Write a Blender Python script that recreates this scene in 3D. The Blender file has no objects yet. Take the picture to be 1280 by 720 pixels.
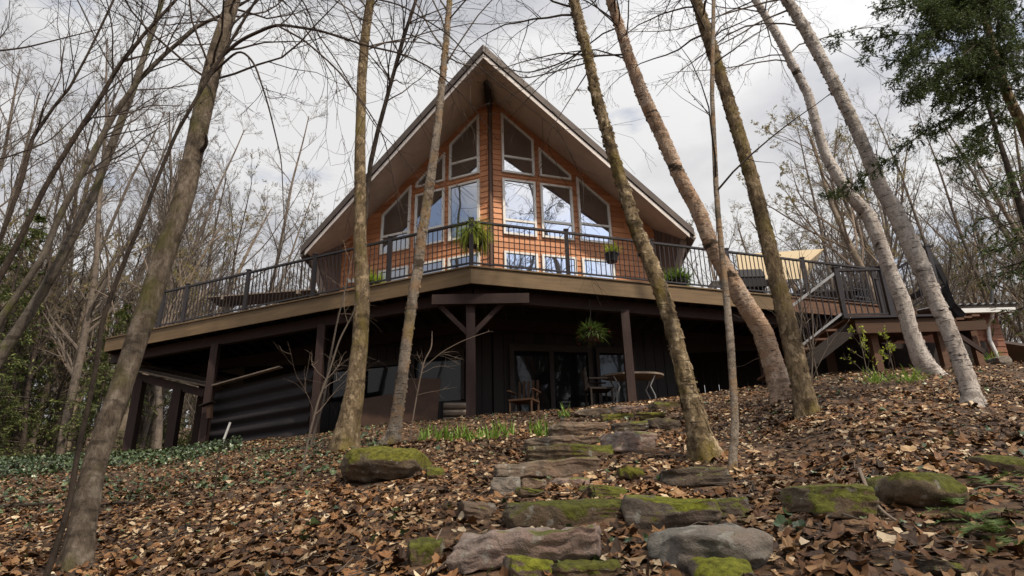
import bpy, math, random
import numpy as np
from mathutils import Vector, Matrix
rad = math.radians
scene = bpy.context.scene
C = scene.collection

# ---------------------------------------------------------------- camera, sky, sun, exposure
cam_d = bpy.data.cameras.new('camera'); cam = bpy.data.objects.new('camera', cam_d); C.objects.link(cam)
cam_d.sensor_width = 36; cam_d.lens = 800 / 1280 * 36; cam_d.clip_start = 0.05; cam_d.clip_end = 3000
Rm = np.array([[0.99969789, 0.00827445, -0.02314442],
               [0.02457907, -0.33654443, 0.94134676],
               [0.0, -0.94163123, -0.33664614]])        # rows: cam axes expressed below
# camera axes (columns of world matrix): right, up, back
cr = np.array([0.99969789, 0.00827445, -0.02314442])
cu = np.array([0.02457907, -0.33654443, 0.94134676])
cb = np.array([0.0, -0.94163123, -0.33664614])
cam.matrix_world = Matrix(((cr[0], cu[0], cb[0], 0), (cr[1], cu[1], cb[1], 0), (cr[2], cu[2], cb[2], 0), (0, 0, 0, 1)))
scene.camera = cam

SUN_EL, SUN_AZ = 55, 140          # azimuth clockwise from +Y (the view direction)
world = bpy.data.worlds.new('World'); scene.world = world; world.use_nodes = True
wn = world.node_tree; wn.nodes.clear()
def wnode(t, **k):
    n = wn.nodes.new(t)
    for a, b in k.items(): setattr(n, a, b)
    return n
sky = wnode('ShaderNodeTexSky', sky_type='NISHITA', sun_disc=False, sun_elevation=rad(SUN_EL), sun_rotation=rad(SUN_AZ))
tc = wnode('ShaderNodeTexCoord')
mp = wnode('ShaderNodeMapping'); mp.inputs['Scale'].default_value = (1, 1, 2.2); mp.inputs['Location'].default_value = (3.1, .7, 1.3)
nz = wnode('ShaderNodeTexNoise'); nz.inputs['Scale'].default_value = 2.1; nz.inputs['Detail'].default_value = 9; nz.inputs['Roughness'].default_value = .58
nz2 = wnode('ShaderNodeTexNoise'); nz2.inputs['Scale'].default_value = 2.2; nz2.inputs['Detail'].default_value = 9
cov = wnode('ShaderNodeValToRGB'); cov.color_ramp.elements[0].position = .36; cov.color_ramp.elements[1].position = .45
cov.color_ramp.elements[0].color = (.3, .3, .3, 1)
shade = wnode('ShaderNodeValToRGB')
shade.color_ramp.elements[0].position = .40; shade.color_ramp.elements[0].color = (3.5, 3.55, 3.8, 1)
shade.color_ramp.elements[1].position = .56; shade.color_ramp.elements[1].color = (5.5, 5.45, 5.45, 1)
mix = wnode('ShaderNodeMixRGB'); bg = wnode('ShaderNodeBackground'); out = wnode('ShaderNodeOutputWorld')
bg.inputs['Strength'].default_value = 0.1
L = wn.links.new
L(tc.outputs['Generated'], mp.inputs['Vector']); L(mp.outputs['Vector'], nz.inputs['Vector']); L(mp.outputs['Vector'], nz2.inputs['Vector'])
L(nz.outputs['Fac'], cov.inputs['Fac']); L(nz2.outputs['Fac'], shade.inputs['Fac'])
L(cov.outputs['Color'], mix.inputs['Fac']); L(sky.outputs['Color'], mix.inputs['Color1']); L(shade.outputs['Color'], mix.inputs['Color2'])
# the veiled sun: clouds are brighter around it
SD = (math.sin(rad(SUN_AZ)) * math.cos(rad(SUN_EL)), math.cos(rad(SUN_AZ)) * math.cos(rad(SUN_EL)), math.sin(rad(SUN_EL)))
dt = wnode('ShaderNodeVectorMath', operation='DOT_PRODUCT'); nv = wnode('ShaderNodeVectorMath', operation='NORMALIZE'); dt.inputs[1].default_value = SD
mx_ = wnode('ShaderNodeMath', operation='MAXIMUM'); mx_.inputs[1].default_value = 0; pw_ = wnode('ShaderNodeMath', operation='POWER'); pw_.inputs[1].default_value = 2.0
ma_ = wnode('ShaderNodeMath', operation='MULTIPLY_ADD'); ma_.inputs[1].default_value = 2.0; ma_.inputs[2].default_value = 1.0
vs_ = wnode('ShaderNodeVectorMath', operation='SCALE')
L(tc.outputs['Generated'], nv.inputs[0]); L(nv.outputs[0], dt.inputs[0]); L(dt.outputs['Value'], mx_.inputs[0]); L(mx_.outputs[0], pw_.inputs[0]); L(pw_.outputs[0], ma_.inputs[0])
L(mix.outputs['Color'], vs_.inputs[0]); L(ma_.outputs[0], vs_.inputs['Scale']); L(vs_.outputs[0], bg.inputs['Color']); L(bg.outputs['Background'], out.inputs['Surface'])
sl = bpy.data.lights.new('sun', 'SUN'); sun = bpy.data.objects.new('sun', sl); C.objects.link(sun)
sl.energy = 3.4; sl.angle = rad(2); sl.color = (1, .87, .70)
sd = Vector((math.sin(rad(SUN_AZ)) * math.cos(rad(SUN_EL)), math.cos(rad(SUN_AZ)) * math.cos(rad(SUN_EL)), math.sin(rad(SUN_EL))))
sun.rotation_euler = sd.to_track_quat('Z', 'Y').to_euler()
scene.view_settings.view_transform = 'Standard'; scene.view_settings.look = 'None'
scene.view_settings.exposure = 0.58; scene.view_settings.gamma = 1
scene.view_settings.use_curve_mapping = False
scene.cycles.max_bounces = 6; scene.cycles.transparent_max_bounces = 8

# ---------------------------------------------------------------- small maths
Mw = np.stack([cr, cu, cb], axis=1)
def ray(x, y): return Mw @ np.array([(x - 640) / 800, -(y - 360) / 800, -1.0])
def aty(x, y, Y): d = ray(x, y); return d * Y / d[1]
def depth(p): return float(-(cb @ np.asarray(p)))
def unit(v): return v / np.maximum(np.linalg.norm(v, axis=-1, keepdims=True), 1e-9)
_T = [-1.2, -.79, -.54, -.39, -.26, -.2, -.054, .07, .26, .4, .49, .64, .81, 1.2]
_Y = [16, 16, 15, 14.2, 13.2, 12.6, 12.0, 12.1, 12.6, 12.8, 12.5, 12.5, 13.5, 14]
_E = [.09, .096, .102, .122, .135, .140, .150, .156, .172, .187, .203, .211, .213, .213]
def ground(x, y):
    x = np.asarray(x, float); y = np.asarray(y, float)
    yy = np.maximum(y, .05); t = np.clip(x / yy, -1.2, 1.2)
    yc = np.interp(t, _T, _Y); e = np.interp(t, _T, _E)
    zc = yc * e; m = (zc + 1) / yc
    a = -1 + m * yy; b = zc + (yy - yc) * np.interp(t, [-1, -.3, 0, .4, 1], [-.03, -.01, 0, .02, .02])
    k = 18.0
    z = -np.log(np.exp(-k * (a - zc)) + np.exp(-k * np.clip(b - zc, -8, 8))) / k + zc
    z = np.where(a - zc > 5, b, z)
    z = np.where(y < .05, -1 + .08 * np.minimum(y, 0), z)
    r = np.hypot(x, y)
    side = np.where(x < 0, .17, .13)
    z = z + np.maximum(r - 38, 0) * side * (r < 160) + (r >= 160) * 122 * side
    bump = .035 * np.sin(1.9 * x + .7 * y + 1) * np.sin(1.3 * y - .6 * x) + .018 * np.sin(4.7 * x + 2) * np.sin(4.1 * y + .5 * x)
    return z + bump * np.clip((yc - .6 - y) / 2, 0, 1) * np.clip(r / 3, 0, 1)
def hit(px, py, rmax=40):
    d = ray(px, py)
    ts = np.linspace(.5, rmax, 4000); P = ts[:, None] * d[None] / d[1]
    g = ground(P[:, 0], P[:, 1]); i = np.argmax(P[:, 2] <= g)
    if P[i, 2] > g[i]: i = np.argmin(P[:, 2] - g)
    return P[i]
# house frame: corner of the deck, u to the right along the facade, v into the house
ha = rad(3); HU = np.array([math.cos(ha), -math.sin(ha)]); HV = np.array([math.sin(ha), math.cos(ha)])
HC = np.array([-.79, 11.6]); TB = math.tan(rad(21.5)); TW = .38; HOFF = .15
def D(u, v, z): q = HC + u * HU + v * HV; return np.array([q[0], q[1], z])
def Hp(u, v, z): return D(u + HOFF, v, z)
def wallp(u, z, o=0): return Hp(u, 3.0 + abs(u) * TW - o, z)

# ---------------------------------------------------------------- mesh building
class MB:
    def __init__(s): s.v = []; s.f = []; s.n = 0; s.mi = []; s.cm = 0
    def add(s, V, F):
        V = np.asarray(V, float).reshape(-1, 3); s.v.append(V)
        if isinstance(F, np.ndarray): F = [F] if len(F) else []; 
        else:
            g = {}
            for f in F: g.setdefault(len(f), []).append(f)
            F = [np.array(q) for q in g.values()]
        for q in F: s.f.append(q + s.n); s.mi.append(np.full(len(q), s.cm))
        s.n += len(V)
    def box(s, c, dx, dy, dz):
        c, dx, dy, dz = [np.asarray(a, float) for a in (c, dx, dy, dz)]
        V = [c + i * dx + j * dy + k * dz for k in (-.5, .5) for j in (-.5, .5) for i in (-.5, .5)]
        s.add(V, [(0, 2, 3, 1), (4, 5, 7, 6), (0, 1, 5, 4), (2, 6, 7, 3), (0, 4, 6, 2), (1, 3, 7, 5)])
    def abox(s, x0, x1, y0, y1, z0, z1):
        s.box(((x0 + x1) / 2, (y0 + y1) / 2, (z0 + z1) / 2), (x1 - x0, 0, 0), (0, y1 - y0, 0), (0, 0, z1 - z0))
    def bar(s, p, q, w, h, up=(0, 0, 1)):
        p = np.asarray(p, float); q = np.asarray(q, float); d = q - p; dn = unit(d)
        sdir = np.cross(dn, up)
        if np.linalg.norm(sdir) < 1e-4: sdir = np.array([1., 0, 0])
        sdir = unit(sdir); u2 = np.cross(sdir, dn)
        s.box((p + q) / 2, d, sdir * w, u2 * h)
    def prism(s, poly, off):
        P = np.asarray(poly, float); n = len(P); off = np.asarray(off, float)
        F = [tuple(range(n)), tuple(range(2 * n - 1, n - 1, -1))] + [(i, i + n, (i + 1) % n + n, (i + 1) % n) for i in range(n)]
        s.add(np.vstack([P, P + off]), F)
    def tube(s, P, R, n=8, rough=0, rng=None, cap=True):
        P = np.asarray(P, float); R = np.asarray(R, float); N = len(P)
        T = unit(np.gradient(P, axis=0)); u = np.cross(T[0], [0.3, 1, .1]); u = unit(u); U = []
        for i in range(N):
            u = unit(u - T[i] * (u @ T[i])); U.append(u)
        U = np.array(U); W = np.cross(T, U); a = np.arange(n) / n * 2 * math.pi
        rr = np.ones((N, n)) * R[:, None]
        if not np.isscalar(rough): rr = rr * (1 + rough)
        V = P[:, None] + rr[..., None] * (np.cos(a)[None, :, None] * U[:, None] + np.sin(a)[None, :, None] * W[:, None])
        i = np.arange(N - 1)[:, None] * n; j = np.arange(n)[None]; k = (np.arange(n) + 1) % n
        F = np.stack([i + j, i + k, i + n + k, i + n + j], -1).reshape(-1, 4)
        s.add(V.reshape(-1, 3), F)
        if cap:
            s.add(V[0], [tuple(range(n - 1, -1, -1))]); s.add(V[-1], [tuple(range(n))])
    def tubes(s, P, R, n=3):                              # many short tubes at once: P (B,N,3)
        B, N, _ = P.shape
        if B == 0: return
        T = unit(P[:, -1] - P[:, 0]); ref = np.where(np.abs(T[:, 2:3]) > .9, [[1., 0, 0]], [[0, 0, 1.]])
        U = unit(np.cross(T, ref)); W = np.cross(T, U); a = np.arange(n) / n * 2 * math.pi
        ring = np.cos(a)[None, :, None] * U[:, None] + np.sin(a)[None, :, None] * W[:, None]
        V = P[:, :, None] + R[:, :, None, None] * ring[:, None]
        b = (np.arange(B) * N * n)[:, None, None]; i = (np.arange(N - 1) * n)[None, :, None]; j = np.arange(n)[None, None]; k = ((np.arange(n) + 1) % n)[None, None]
        F = np.stack([b + i + j, b + i + k, b + i + n + k, b + i + n + j], -1).reshape(-1, 4)
        s.add(V.reshape(-1, 3), F)
    def lathe(s, prof, c=(0, 0, 0), n=20):
        c = np.asarray(c, float); a = np.arange(n) / n * 2 * math.pi
        V = np.array([[(c[0] + r * math.cos(t), c[1] + r * math.sin(t), c[2] + z) for t in a] for r, z in prof]).reshape(-1, 3)
        N = len(prof); F = [(i * n + j, i * n + (j + 1) % n, (i + 1) * n + (j + 1) % n, (i + 1) * n + j) for i in range(N - 1) for j in range(n)]
        s.add(V, F)
    def build(s, name, mat, parent=None, smooth=False, loc=None):
        V = np.concatenate(s.v); base = np.array(parent.matrix_world.translation) if parent is not None else (np.asarray(loc, float) if loc is not None else np.zeros(3))
        if parent is not None: base = np.array(parent['_base'])
        V = V - base
        me = bpy.data.meshes.new(name)
        lens = np.concatenate([np.full(len(q), q.shape[1]) for q in s.f]); loops = np.concatenate([q.ravel() for q in s.f])
        me.vertices.add(len(V)); me.vertices.foreach_set('co', V.astype(np.float32).ravel())
        me.loops.add(len(loops)); me.loops.foreach_set('vertex_index', loops.astype(np.int32))
        me.polygons.add(len(lens)); st = np.concatenate([[0], np.cumsum(lens)[:-1]])
        me.polygons.foreach_set('loop_start', st.astype(np.int32)); me.polygons.foreach_set('loop_total', lens.astype(np.int32))
        me.polygons.foreach_set('use_smooth', np.full(len(lens), smooth))
        for m in (mat if isinstance(mat, (list, tuple)) else [mat]): me.materials.append(m)
        if isinstance(mat, (list, tuple)): me.polygons.foreach_set('material_index', np.concatenate(s.mi).astype(np.int32))
        me.update(calc_edges=True); me.validate()
        o = bpy.data.objects.new(name, me); C.objects.link(o)
        if parent is not None: o.parent = parent
        else: o.location = Vector(base)
        o['_base'] = [float(a) for a in base]
        return o
def tag(o, label=None, cat=None, group=None, kind=None):
    for k, v in (('label', label), ('category', cat), ('group', group), ('kind', kind)):
        if v: o[k] = v
    return o
def empty(name, loc, label, cat, group=None):
    o = bpy.data.objects.new(name, None); C.objects.link(o); o.location = Vector([float(a) for a in loc]); o.empty_display_size = .1
    o['_base'] = [float(a) for a in loc]
    return tag(o, label, cat, group)
def copy_tree(o, parent=None):
    c = o.copy(); C.objects.link(c)
    if parent is not None: c.parent = parent
    for ch in list(o.children): copy_tree(ch, c)
    return c

# ---------------------------------------------------------------- materials
def mat(name, col=(.5, .5, .5), rough=.8, metal=0, spec=.3):
    m = bpy.data.materials.new(name); m.use_nodes = True; b = m.node_tree.nodes['Principled BSDF']
    b.inputs['Base Color'].default_value = (*col, 1); b.inputs['Roughness'].default_value = rough; b.inputs['Metallic'].default_value = metal
    b.inputs['Specular IOR Level'].default_value = spec
    return m
class NT:
    def __init__(s, m): s.m = m; s.t = m.node_tree; s.b = s.t.nodes['Principled BSDF']; s.co = s.t.nodes.new('ShaderNodeTexCoord')
    def n(s, t, **k):
        n = s.t.nodes.new(t)
        for a, b in k.items(): setattr(n, a, b)
        return n
    def l(s, a, b): s.t.links.new(a, b)
    def noise(s, scale, detail=4, rough=.6, stretch=(1, 1, 1), coord='Object', dist=0):
        m = s.n('ShaderNodeMapping'); m.inputs['Scale'].default_value = stretch; s.l(s.co.outputs[coord], m.inputs['Vector'])
        n = s.n('ShaderNodeTexNoise'); n.inputs['Scale'].default_value = scale; n.inputs['Detail'].default_value = detail; n.inputs['Roughness'].default_value = rough; n.inputs['Distortion'].default_value = dist
        s.l(m.outputs[0], n.inputs['Vector']); return n.outputs['Fac']
    def ramp(s, fac, stops, interp='LINEAR'):
        r = s.n('ShaderNodeValToRGB'); r.color_ramp.interpolation = interp; e = r.color_ramp.elements
        while len(e) < len(stops): e.new(.5)
        for i, (p, c) in enumerate(stops):
            e[i].position = p; e[i].color = (*c, 1) if len(c) == 3 else c
        s.l(fac, r.inputs['Fac']); return r.outputs['Color']
    def mix(s, fac, a, b, mode='MIX'):
        m = s.n('ShaderNodeMixRGB', blend_type=mode)
        for sock, v in ((m.inputs['Fac'], fac), (m.inputs['Color1'], a), (m.inputs['Color2'], b)):
            if isinstance(v, (int, float)): sock.default_value = v
            elif isinstance(v, tuple): sock.default_value = (*v, 1)
            else: s.l(v, sock)
        return m.outputs['Color']
    def col(s, c): s.l(c, s.b.inputs['Base Color'])
    def bump(s, h, strength=.5, dist=.02):
        b = s.n('ShaderNodeBump'); b.inputs['Strength'].default_value = strength; b.inputs['Distance'].default_value = dist; s.l(h, b.inputs['Height']); s.l(b.outputs[0], s.b.inputs['Normal'])
K = lambda v: (v, v, v)
def wood(name, a, b, stretch=(1, 1, 14), sc=3, rough=.75, bump=.3):
    m = mat(name, a, rough); t = NT(m); f = t.noise(sc, 6, .65, stretch); g = t.noise(1.3, 3, .5)
    c = t.ramp(f, [(.3, a), (.7, b)]); c = t.mix(t.ramp(g, [(.35, K(0)), (.65, K(.45))]), c, tuple(x * .65 for x in a)); t.col(c); t.bump(f, bump, .004); return m
def bark(name, stops, moss=0, mosscol=(.10, .105, .03), sc=6, lent=0, bump=.6, peel=None, zs=.35, lich=0):
    m = mat(name, stops[0][1], .95, 0, .1); t = NT(m)
    f = t.noise(sc, 8, .7, (1, 1, zs)); c = t.ramp(f, stops)
    g = t.noise(2.2, 5, .6, (1, 1, .7)); big = t.noise(34, 7, .75, (1, 1, .28 if not lent else .8))
    c = t.mix(t.ramp(big, [(.3, K(.75)), (.55, K(0))]), c, tuple(x * .4 for x in stops[0][1]))
    if lich: c = t.mix(t.ramp(t.noise(9, 5, .75, (1, 1, .8)), [(.54, K(0)), (.60, K(lich))]), c, tuple(min(1, x * 1.45 + .03) for x in stops[-1][1]))
    c = t.mix(t.ramp(t.noise(3.1, 5, .6, (1, 1, 2.4)), [(.36, K(.7)), (.46, K(0))]), c, tuple(x * .55 for x in stops[0][1]))
    if peel: c = t.mix(t.ramp(t.noise(3.4, 6, .65, (1, 1, 1.6)), [(.5, K(0)), (.56, K(.85))]), c, peel)
    if moss: c = t.mix(t.ramp(g, [(.62 - moss * .3, K(0)), (.74 - moss * .25, K(.9))]), c, mosscol)
    h = big
    if lent:
        ln = t.noise(7, 3, .6, (1, 1, 9)); k = t.ramp(ln, [(.60, K(0)), (.66, K(1))]); c = t.mix(k, c, (.05, .04, .035))
        l2 = t.noise(1.1, 4, .7, (1, 1, 3)); k2 = t.ramp(l2, [(.60, K(0)), (.66, K(lent))]); c = t.mix(k2, c, (.06, .045, .035))
    t.col(c); t.bump(h, min(1, bump * 1.3), .035); return m
M = {}
M['twig'] = mat('twig_bark', (.055, .042, .034), .9); M['twig_pale'] = mat('pale_twig_bark', (.17, .13, .10), .9)
M['twig_grey'] = mat('grey_twig_bark', (.105, .085, .068), .9)
M['bark_grey'] = bark('bark_grey', [(.3, (.055, .045, .035)), (.5, (.13, .11, .09)), (.7, (.20, .175, .145))], moss=.25)
M['bark_moss'] = bark('bark_mossy', [(.32, (.06, .045, .033)), (.5, (.14, .11, .082)), (.68, (.24, .20, .16))], moss=.22, mosscol=(.085, .078, .028), sc=9, lich=.22, bump=.9)
M['bark_brown'] = bark('bark_brown', [(.3, (.07, .05, .032)), (.5, (.19, .14, .085)), (.70, (.34, .265, .17))], lich=.5, moss=.35, mosscol=(.15, .12, .035), sc=14, bump=1)
M['bark_scaly'] = bark('bark_scaly', [(.3, (.08, .055, .033)), (.5, (.24, .18, .105)), (.68, (.44, .35, .23))], lich=.6, moss=.35, mosscol=(.17, .13, .03), sc=11, lent=.7, bump=1)
M['birch'] = bark('bark_birch', [(.3, (.30, .20, .14)), (.5, (.50, .38, .29)), (.7, (.64, .53, .44))], sc=5, lent=1, bump=.7, peel=(.36, .24, .16))
M['birch_pale'] = bark('bark_birch_pale', [(.3, (.33, .29, .26)), (.5, (.52, .475, .44)), (.7, (.64, .60, .56))], sc=5, lent=1, bump=.6)
M['birch_grey'] = bark('bark_birch_grey', [(.3, (.16, .13, .10)), (.5, (.30, .25, .20)), (.7, (.42, .36, .30))], sc=6, lent=.9, bump=.8, moss=.3, mosscol=(.2, .15, .05), peel=(.30, .2, .12))
M['bark_dark'] = bark('bark_dark', [(.3, (.03, .024, .02)), (.6, (.075, .058, .046)), (.8, (.11, .09, .07))])
M['bark_far'] = bark('bark_far', [(.3, (.07, .056, .046)), (.5, (.13, .105, .085)), (.7, (.19, .16, .13))], bump=.3)
M['bark_tan'] = bark('bark_tan', [(.3, (.11, .085, .062)), (.5, (.19, .15, .115)), (.7, (.26, .215, .17))], bump=.3)
def islandmat(name, stops, rough=.7, trans=0, spec=.3, interp='LINEAR', extra=None):
    m = mat(name, stops[0][1], rough, 0, spec); t = NT(m); g = t.n('ShaderNodeNewGeometry')
    c = t.ramp(g.outputs['Random Per Island'], stops, interp)
    if extra: c = t.mix(t.ramp(t.noise(extra[0], 4, .6), [(.4, K(0)), (.7, K(extra[2]))]), c, extra[1])
    t.col(c)
    if trans:
        tr = t.n('ShaderNodeBsdfTranslucent'); t.l(c, tr.inputs['Color']); mx = t.n('ShaderNodeMixShader'); mx.inputs[0].default_value = trans
        t.l(t.b.outputs[0], mx.inputs[1]); t.l(tr.outputs[0], mx.inputs[2]); t.l(mx.outputs[0], t.t.nodes['Material Output'].inputs['Surface'])
    return m
M['litter'] = islandmat('dry_leaves', [(0, (.022, .012, .006)), (.2, (.045, .022, .010)), (.4, (.11, .05, .02)), (.58, (.20, .095, .036)), (.70, (.27, .16, .075)), (.80, (.21, .095, .032)), (.88, (.42, .29, .16)), (1, (.62, .50, .34))], rough=.6, spec=.25, extra=(.9, (.03, .016, .008), .75))
M['ivy'] = islandmat('ivy_leaves', [(0, (.018, .035, .012)), (.5, (.035, .065, .02)), (1, (.08, .11, .04))], rough=.35, spec=.5)
M['needles'] = islandmat('hemlock_needles', [(0, (.02, .042, .014)), (.5, (.055, .088, .026)), (1, (.13, .165, .05))], rough=.6, trans=.25)
M['needles_far'] = islandmat('far_needles', [(0, (.035, .055, .016)), (.5, (.085, .11, .03)), (1, (.17, .18, .055))], rough=.7, trans=.2)
M['shoots'] = islandmat('green_shoots', [(0, (.10, .18, .02)), (1, (.19, .29, .05))], rough=.5, trans=.4)
M['fern'] = islandmat('fern_green', [(0, (.05, .09, .02)), (1, (.11, .16, .04))], rough=.6, trans=.3)
M['lime'] = islandmat('lime_foliage', [(0, (.24, .33, .03)), (1, (.45, .50, .08))], rough=.6, trans=.4)
M['youngleaf'] = islandmat('young_leaves', [(0, (.13, .10, .03)), (.5, (.22, .19, .06)), (1, (.33, .27, .10))], rough=.7, trans=.4)
M['bud'] = mat('buds', (.09, .06, .035), .8)
M['petal'] = islandmat('red_petals', [(0, (.09, .01, .012)), (1, (.2, .03, .03))])
M['drygrass'] = islandmat('dry_stems', [(0, (.25, .17, .1)), (1, (.42, .32, .2))])
def soilmat():
    m = mat('forest_soil', (.05, .03, .018), .95); t = NT(m); a = t.noise(9, 8, .7); b = t.noise(.7, 4, .6)
    vr = t.n('ShaderNodeTexVoronoi'); vr.inputs['Scale'].default_value = 11; t.l(t.co.outputs['Object'], vr.inputs['Vector'])
    c = t.ramp(vr.outputs['Color'], [(.2, (.045, .025, .014)), (.5, (.10, .058, .032)), (.8, (.17, .105, .06))])
    c = t.mix(t.ramp(a, [(.35, K(.8)), (.6, K(0))]), c, (.025, .015, .01)); t.col(c); t.bump(a, .8, .03); return m
M['soil'] = soilmat()
def stonemat(name, base, mosslo, mossamt, mosscol=(.075, .08, .012)):
    m = mat(name, base, .9, 0, .2); t = NT(m); a = t.noise(5, 8, .7); b = t.noise(2.6, 5, .65); d = t.noise(22, 6, .7)
    c = t.ramp(a, [(.3, tuple(x * .4 for x in base)), (.5, base), (.72, tuple(min(1, x * 1.6) for x in base))])
    c = t.mix(t.ramp(b, [(.45, K(0)), (.62, K(.6))]), c, (base[0] * 1.05, base[1] * .82, base[2] * .72))
    c = t.mix(t.ramp(t.noise(13, 4, .5), [(.60, K(0)), (.66, K(.5))]), c, (.33, .33, .29))
    g = t.n('ShaderNodeNewGeometry'); sp = t.n('ShaderNodeSeparateXYZ'); t.l(g.outputs['Normal'], sp.inputs[0])
    mm = t.n('ShaderNodeMath', operation='MULTIPLY_ADD'); t.l(sp.outputs['Z'], mm.inputs[0]); mm.inputs[1].default_value = .22
    t.l(b, mm.inputs[2]); k = t.ramp(mm.outputs[0], [(mosslo, K(0)), (mosslo + .07, K(mossamt))])
    mc = t.mix(t.ramp(d, [(.35, K(0)), (.65, K(1))]), tuple(x * .45 for x in mosscol), tuple(x * 1.5 for x in mosscol))
    t.col(t.mix(k, c, mc)); t.bump(t.mix(.5, a, d), 1, .05); return m
M['stone'] = stonemat('sandstone', (.155, .122, .092), .74, .8)
M['stone_pink'] = stonemat('pink_sandstone', (.24, .19, .165), .72, .9, (.09, .10, .02))
M['stone_dark'] = stonemat('dark_stone', (.085, .072, .058), .66, .9)
M['stone_mossy'] = stonemat('mossy_stone', (.14, .11, .075), .56, .95)
M['stone_green'] = stonemat('green_mossy_stone', (.11, .085, .06), .50, 1, (.095, .092, .014))
M['stone_bright'] = stonemat('bright_mossy_stone', (.15, .125, .10), .58, 1, (.13, .135, .016))
M['stone_grey'] = stonemat('grey_stone', (.17, .16, .14), .82, .5, (.10, .10, .03))
def sidingmat(name, a, b, nail=True):
    m = mat(name, a, .62, 0, .3); t = NT(m); g = t.n('ShaderNodeNewGeometry'); f = t.noise(4, 6, .6, (1, 1, 9))
    c = t.ramp(g.outputs['Random Per Island'], [(0, tuple(x * .78 for x in a)), (.5, a), (1, b)])
    c = t.mix(t.ramp(f, [(.35, K(.45)), (.65, K(0))]), c, tuple(x * .6 for x in a)); t.col(c); t.bump(f, .25, .004); return m
M['siding'] = sidingmat('orange_brown_siding', (.52, .225, .105), (.62, .295, .145))
M['siding_dark'] = sidingmat('brown_boards', (.11, .062, .044), (.15, .085, .06))
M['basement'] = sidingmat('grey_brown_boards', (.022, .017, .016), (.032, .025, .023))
M['garage'] = sidingmat('garage_siding', (.20, .075, .038), (.25, .10, .05))
M['soffit'] = wood('soffit', (.46, .35, .28), (.56, .44, .36), (1, 1, 1))
M['trim_white'] = wood('weathered_white_trim', (.50, .45, .42), (.66, .61, .57), (1, 1, 1), 5)
M['roof'] = wood('roof_metal_brown', (.07, .054, .046), (.105, .082, .07), (1, 1, 1), 4, .6)
M['vinyl'] = mat('white_window_frame', (.68, .66, .62), .4)
M['rail'] = mat('dark_bronze_metal', (.022, .017, .018), .35, .3, .5)
M['fascia'] = wood('weathered_fascia', (.105, .068, .033), (.19, .128, .068), (.6, .6, 8), 2.2, .7)
M['fascia_dark'] = wood('dark_brown_fascia', (.09, .045, .026), (.15, .08, .05), (.6, .6, 8))
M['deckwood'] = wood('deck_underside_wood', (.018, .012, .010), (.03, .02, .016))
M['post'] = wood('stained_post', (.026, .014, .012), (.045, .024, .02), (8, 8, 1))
M['strut'] = wood('grey_strut_wood', (.16, .12, .095), (.27, .21, .17), (6, 6, 1))
M['plank'] = wood('weathered_planks', (.14, .11, .085), (.26, .21, .165), (1, 9, 9))
M['ply'] = wood('plywood', (.04, .02, .012), (.07, .036, .022), (2, 2, 2))
M['dark_metal'] = mat('dark_corrugated_metal', (.022, .019, .02), .75, .1, .2)
M['tin'] = mat('grey_metal', (.28, .28, .28), .4, .6, .5)
M['white_metal'] = mat('white_metal', (.62, .62, .60), .4)
M['pot'] = mat('black_pot', (.022, .021, .022), .5); M['pot_brown'] = mat('brown_pot', (.05, .036, .032), .5)
M['fabric_black'] = mat('black_cover', (.017, .016, .017), .8)
M['canvas'] = mat('beige_canvas', (.36, .29, .19), .9)
M['darkwood'] = wood('garden_wood', (.05, .026, .014), (.08, .04, .022))
M['chimney'] = mat('dark_steel', (.03, .03, .03), .5)
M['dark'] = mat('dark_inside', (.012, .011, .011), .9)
def glass(name, refl, base=(.02, .02, .022)):
    m = mat(name, base, .06, 0, .5); t = NT(m); g = t.n('ShaderNodeBsdfGlossy'); g.inputs['Roughness'].default_value = .015; g.inputs['Color'].default_value = (.86, .88, .93, 1)
    f = t.noise(.9, 2, .5); bp = t.n('ShaderNodeBump'); bp.inputs['Strength'].default_value = .10; bp.inputs['Distance'].default_value = .05; t.l(f, bp.inputs['Height']); t.l(bp.outputs[0], g.inputs['Normal'])
    mx = t.n('ShaderNodeMixShader'); mx.inputs[0].default_value = refl; t.l(t.b.outputs[0], mx.inputs[1]); t.l(g.outputs[0], mx.inputs[2])
    t.l(mx.outputs[0], t.t.nodes['Material Output'].inputs['Surface']); return m
M['glass'] = glass('window_glass', .42); M['glass_dark'] = glass('basement_glass', .015, (.008, .008, .009)); M['glass_dark'].node_tree.nodes['Principled BSDF'].inputs['Specular IOR Level'].default_value = .12

# ---------------------------------------------------------------- ground
def terrain():
    def axis(fine, far, n1, n2):
        a = np.linspace(0, fine, n1); b = fine + (far - fine) * np.linspace(0, 1, n2)[1:] ** 2.2; return np.concatenate([a, b])
    xs = axis(18, 420, 181, 40); xs = np.concatenate([-xs[:0:-1], xs]); ys = np.concatenate([-axis(4, 300, 12, 25)[:0:-1], axis(19, 420, 191, 40)])
    X, Y = np.meshgrid(xs, ys); Z = ground(X, Y); V = np.stack([X, Y, Z], -1).reshape(-1, 3); nx = len(xs); ny = len(ys)
    i = np.arange(ny - 1)[:, None] * nx; j = np.arange(nx - 1)[None]
    F = np.stack([i + j, i + j + 1, i + nx + j + 1, i + nx + j], -1).reshape(-1, 4)
    m = MB(); m.add(V, F); tag(m.build('ground', M['soil'], smooth=True), kind='structure')
terrain()

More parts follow.
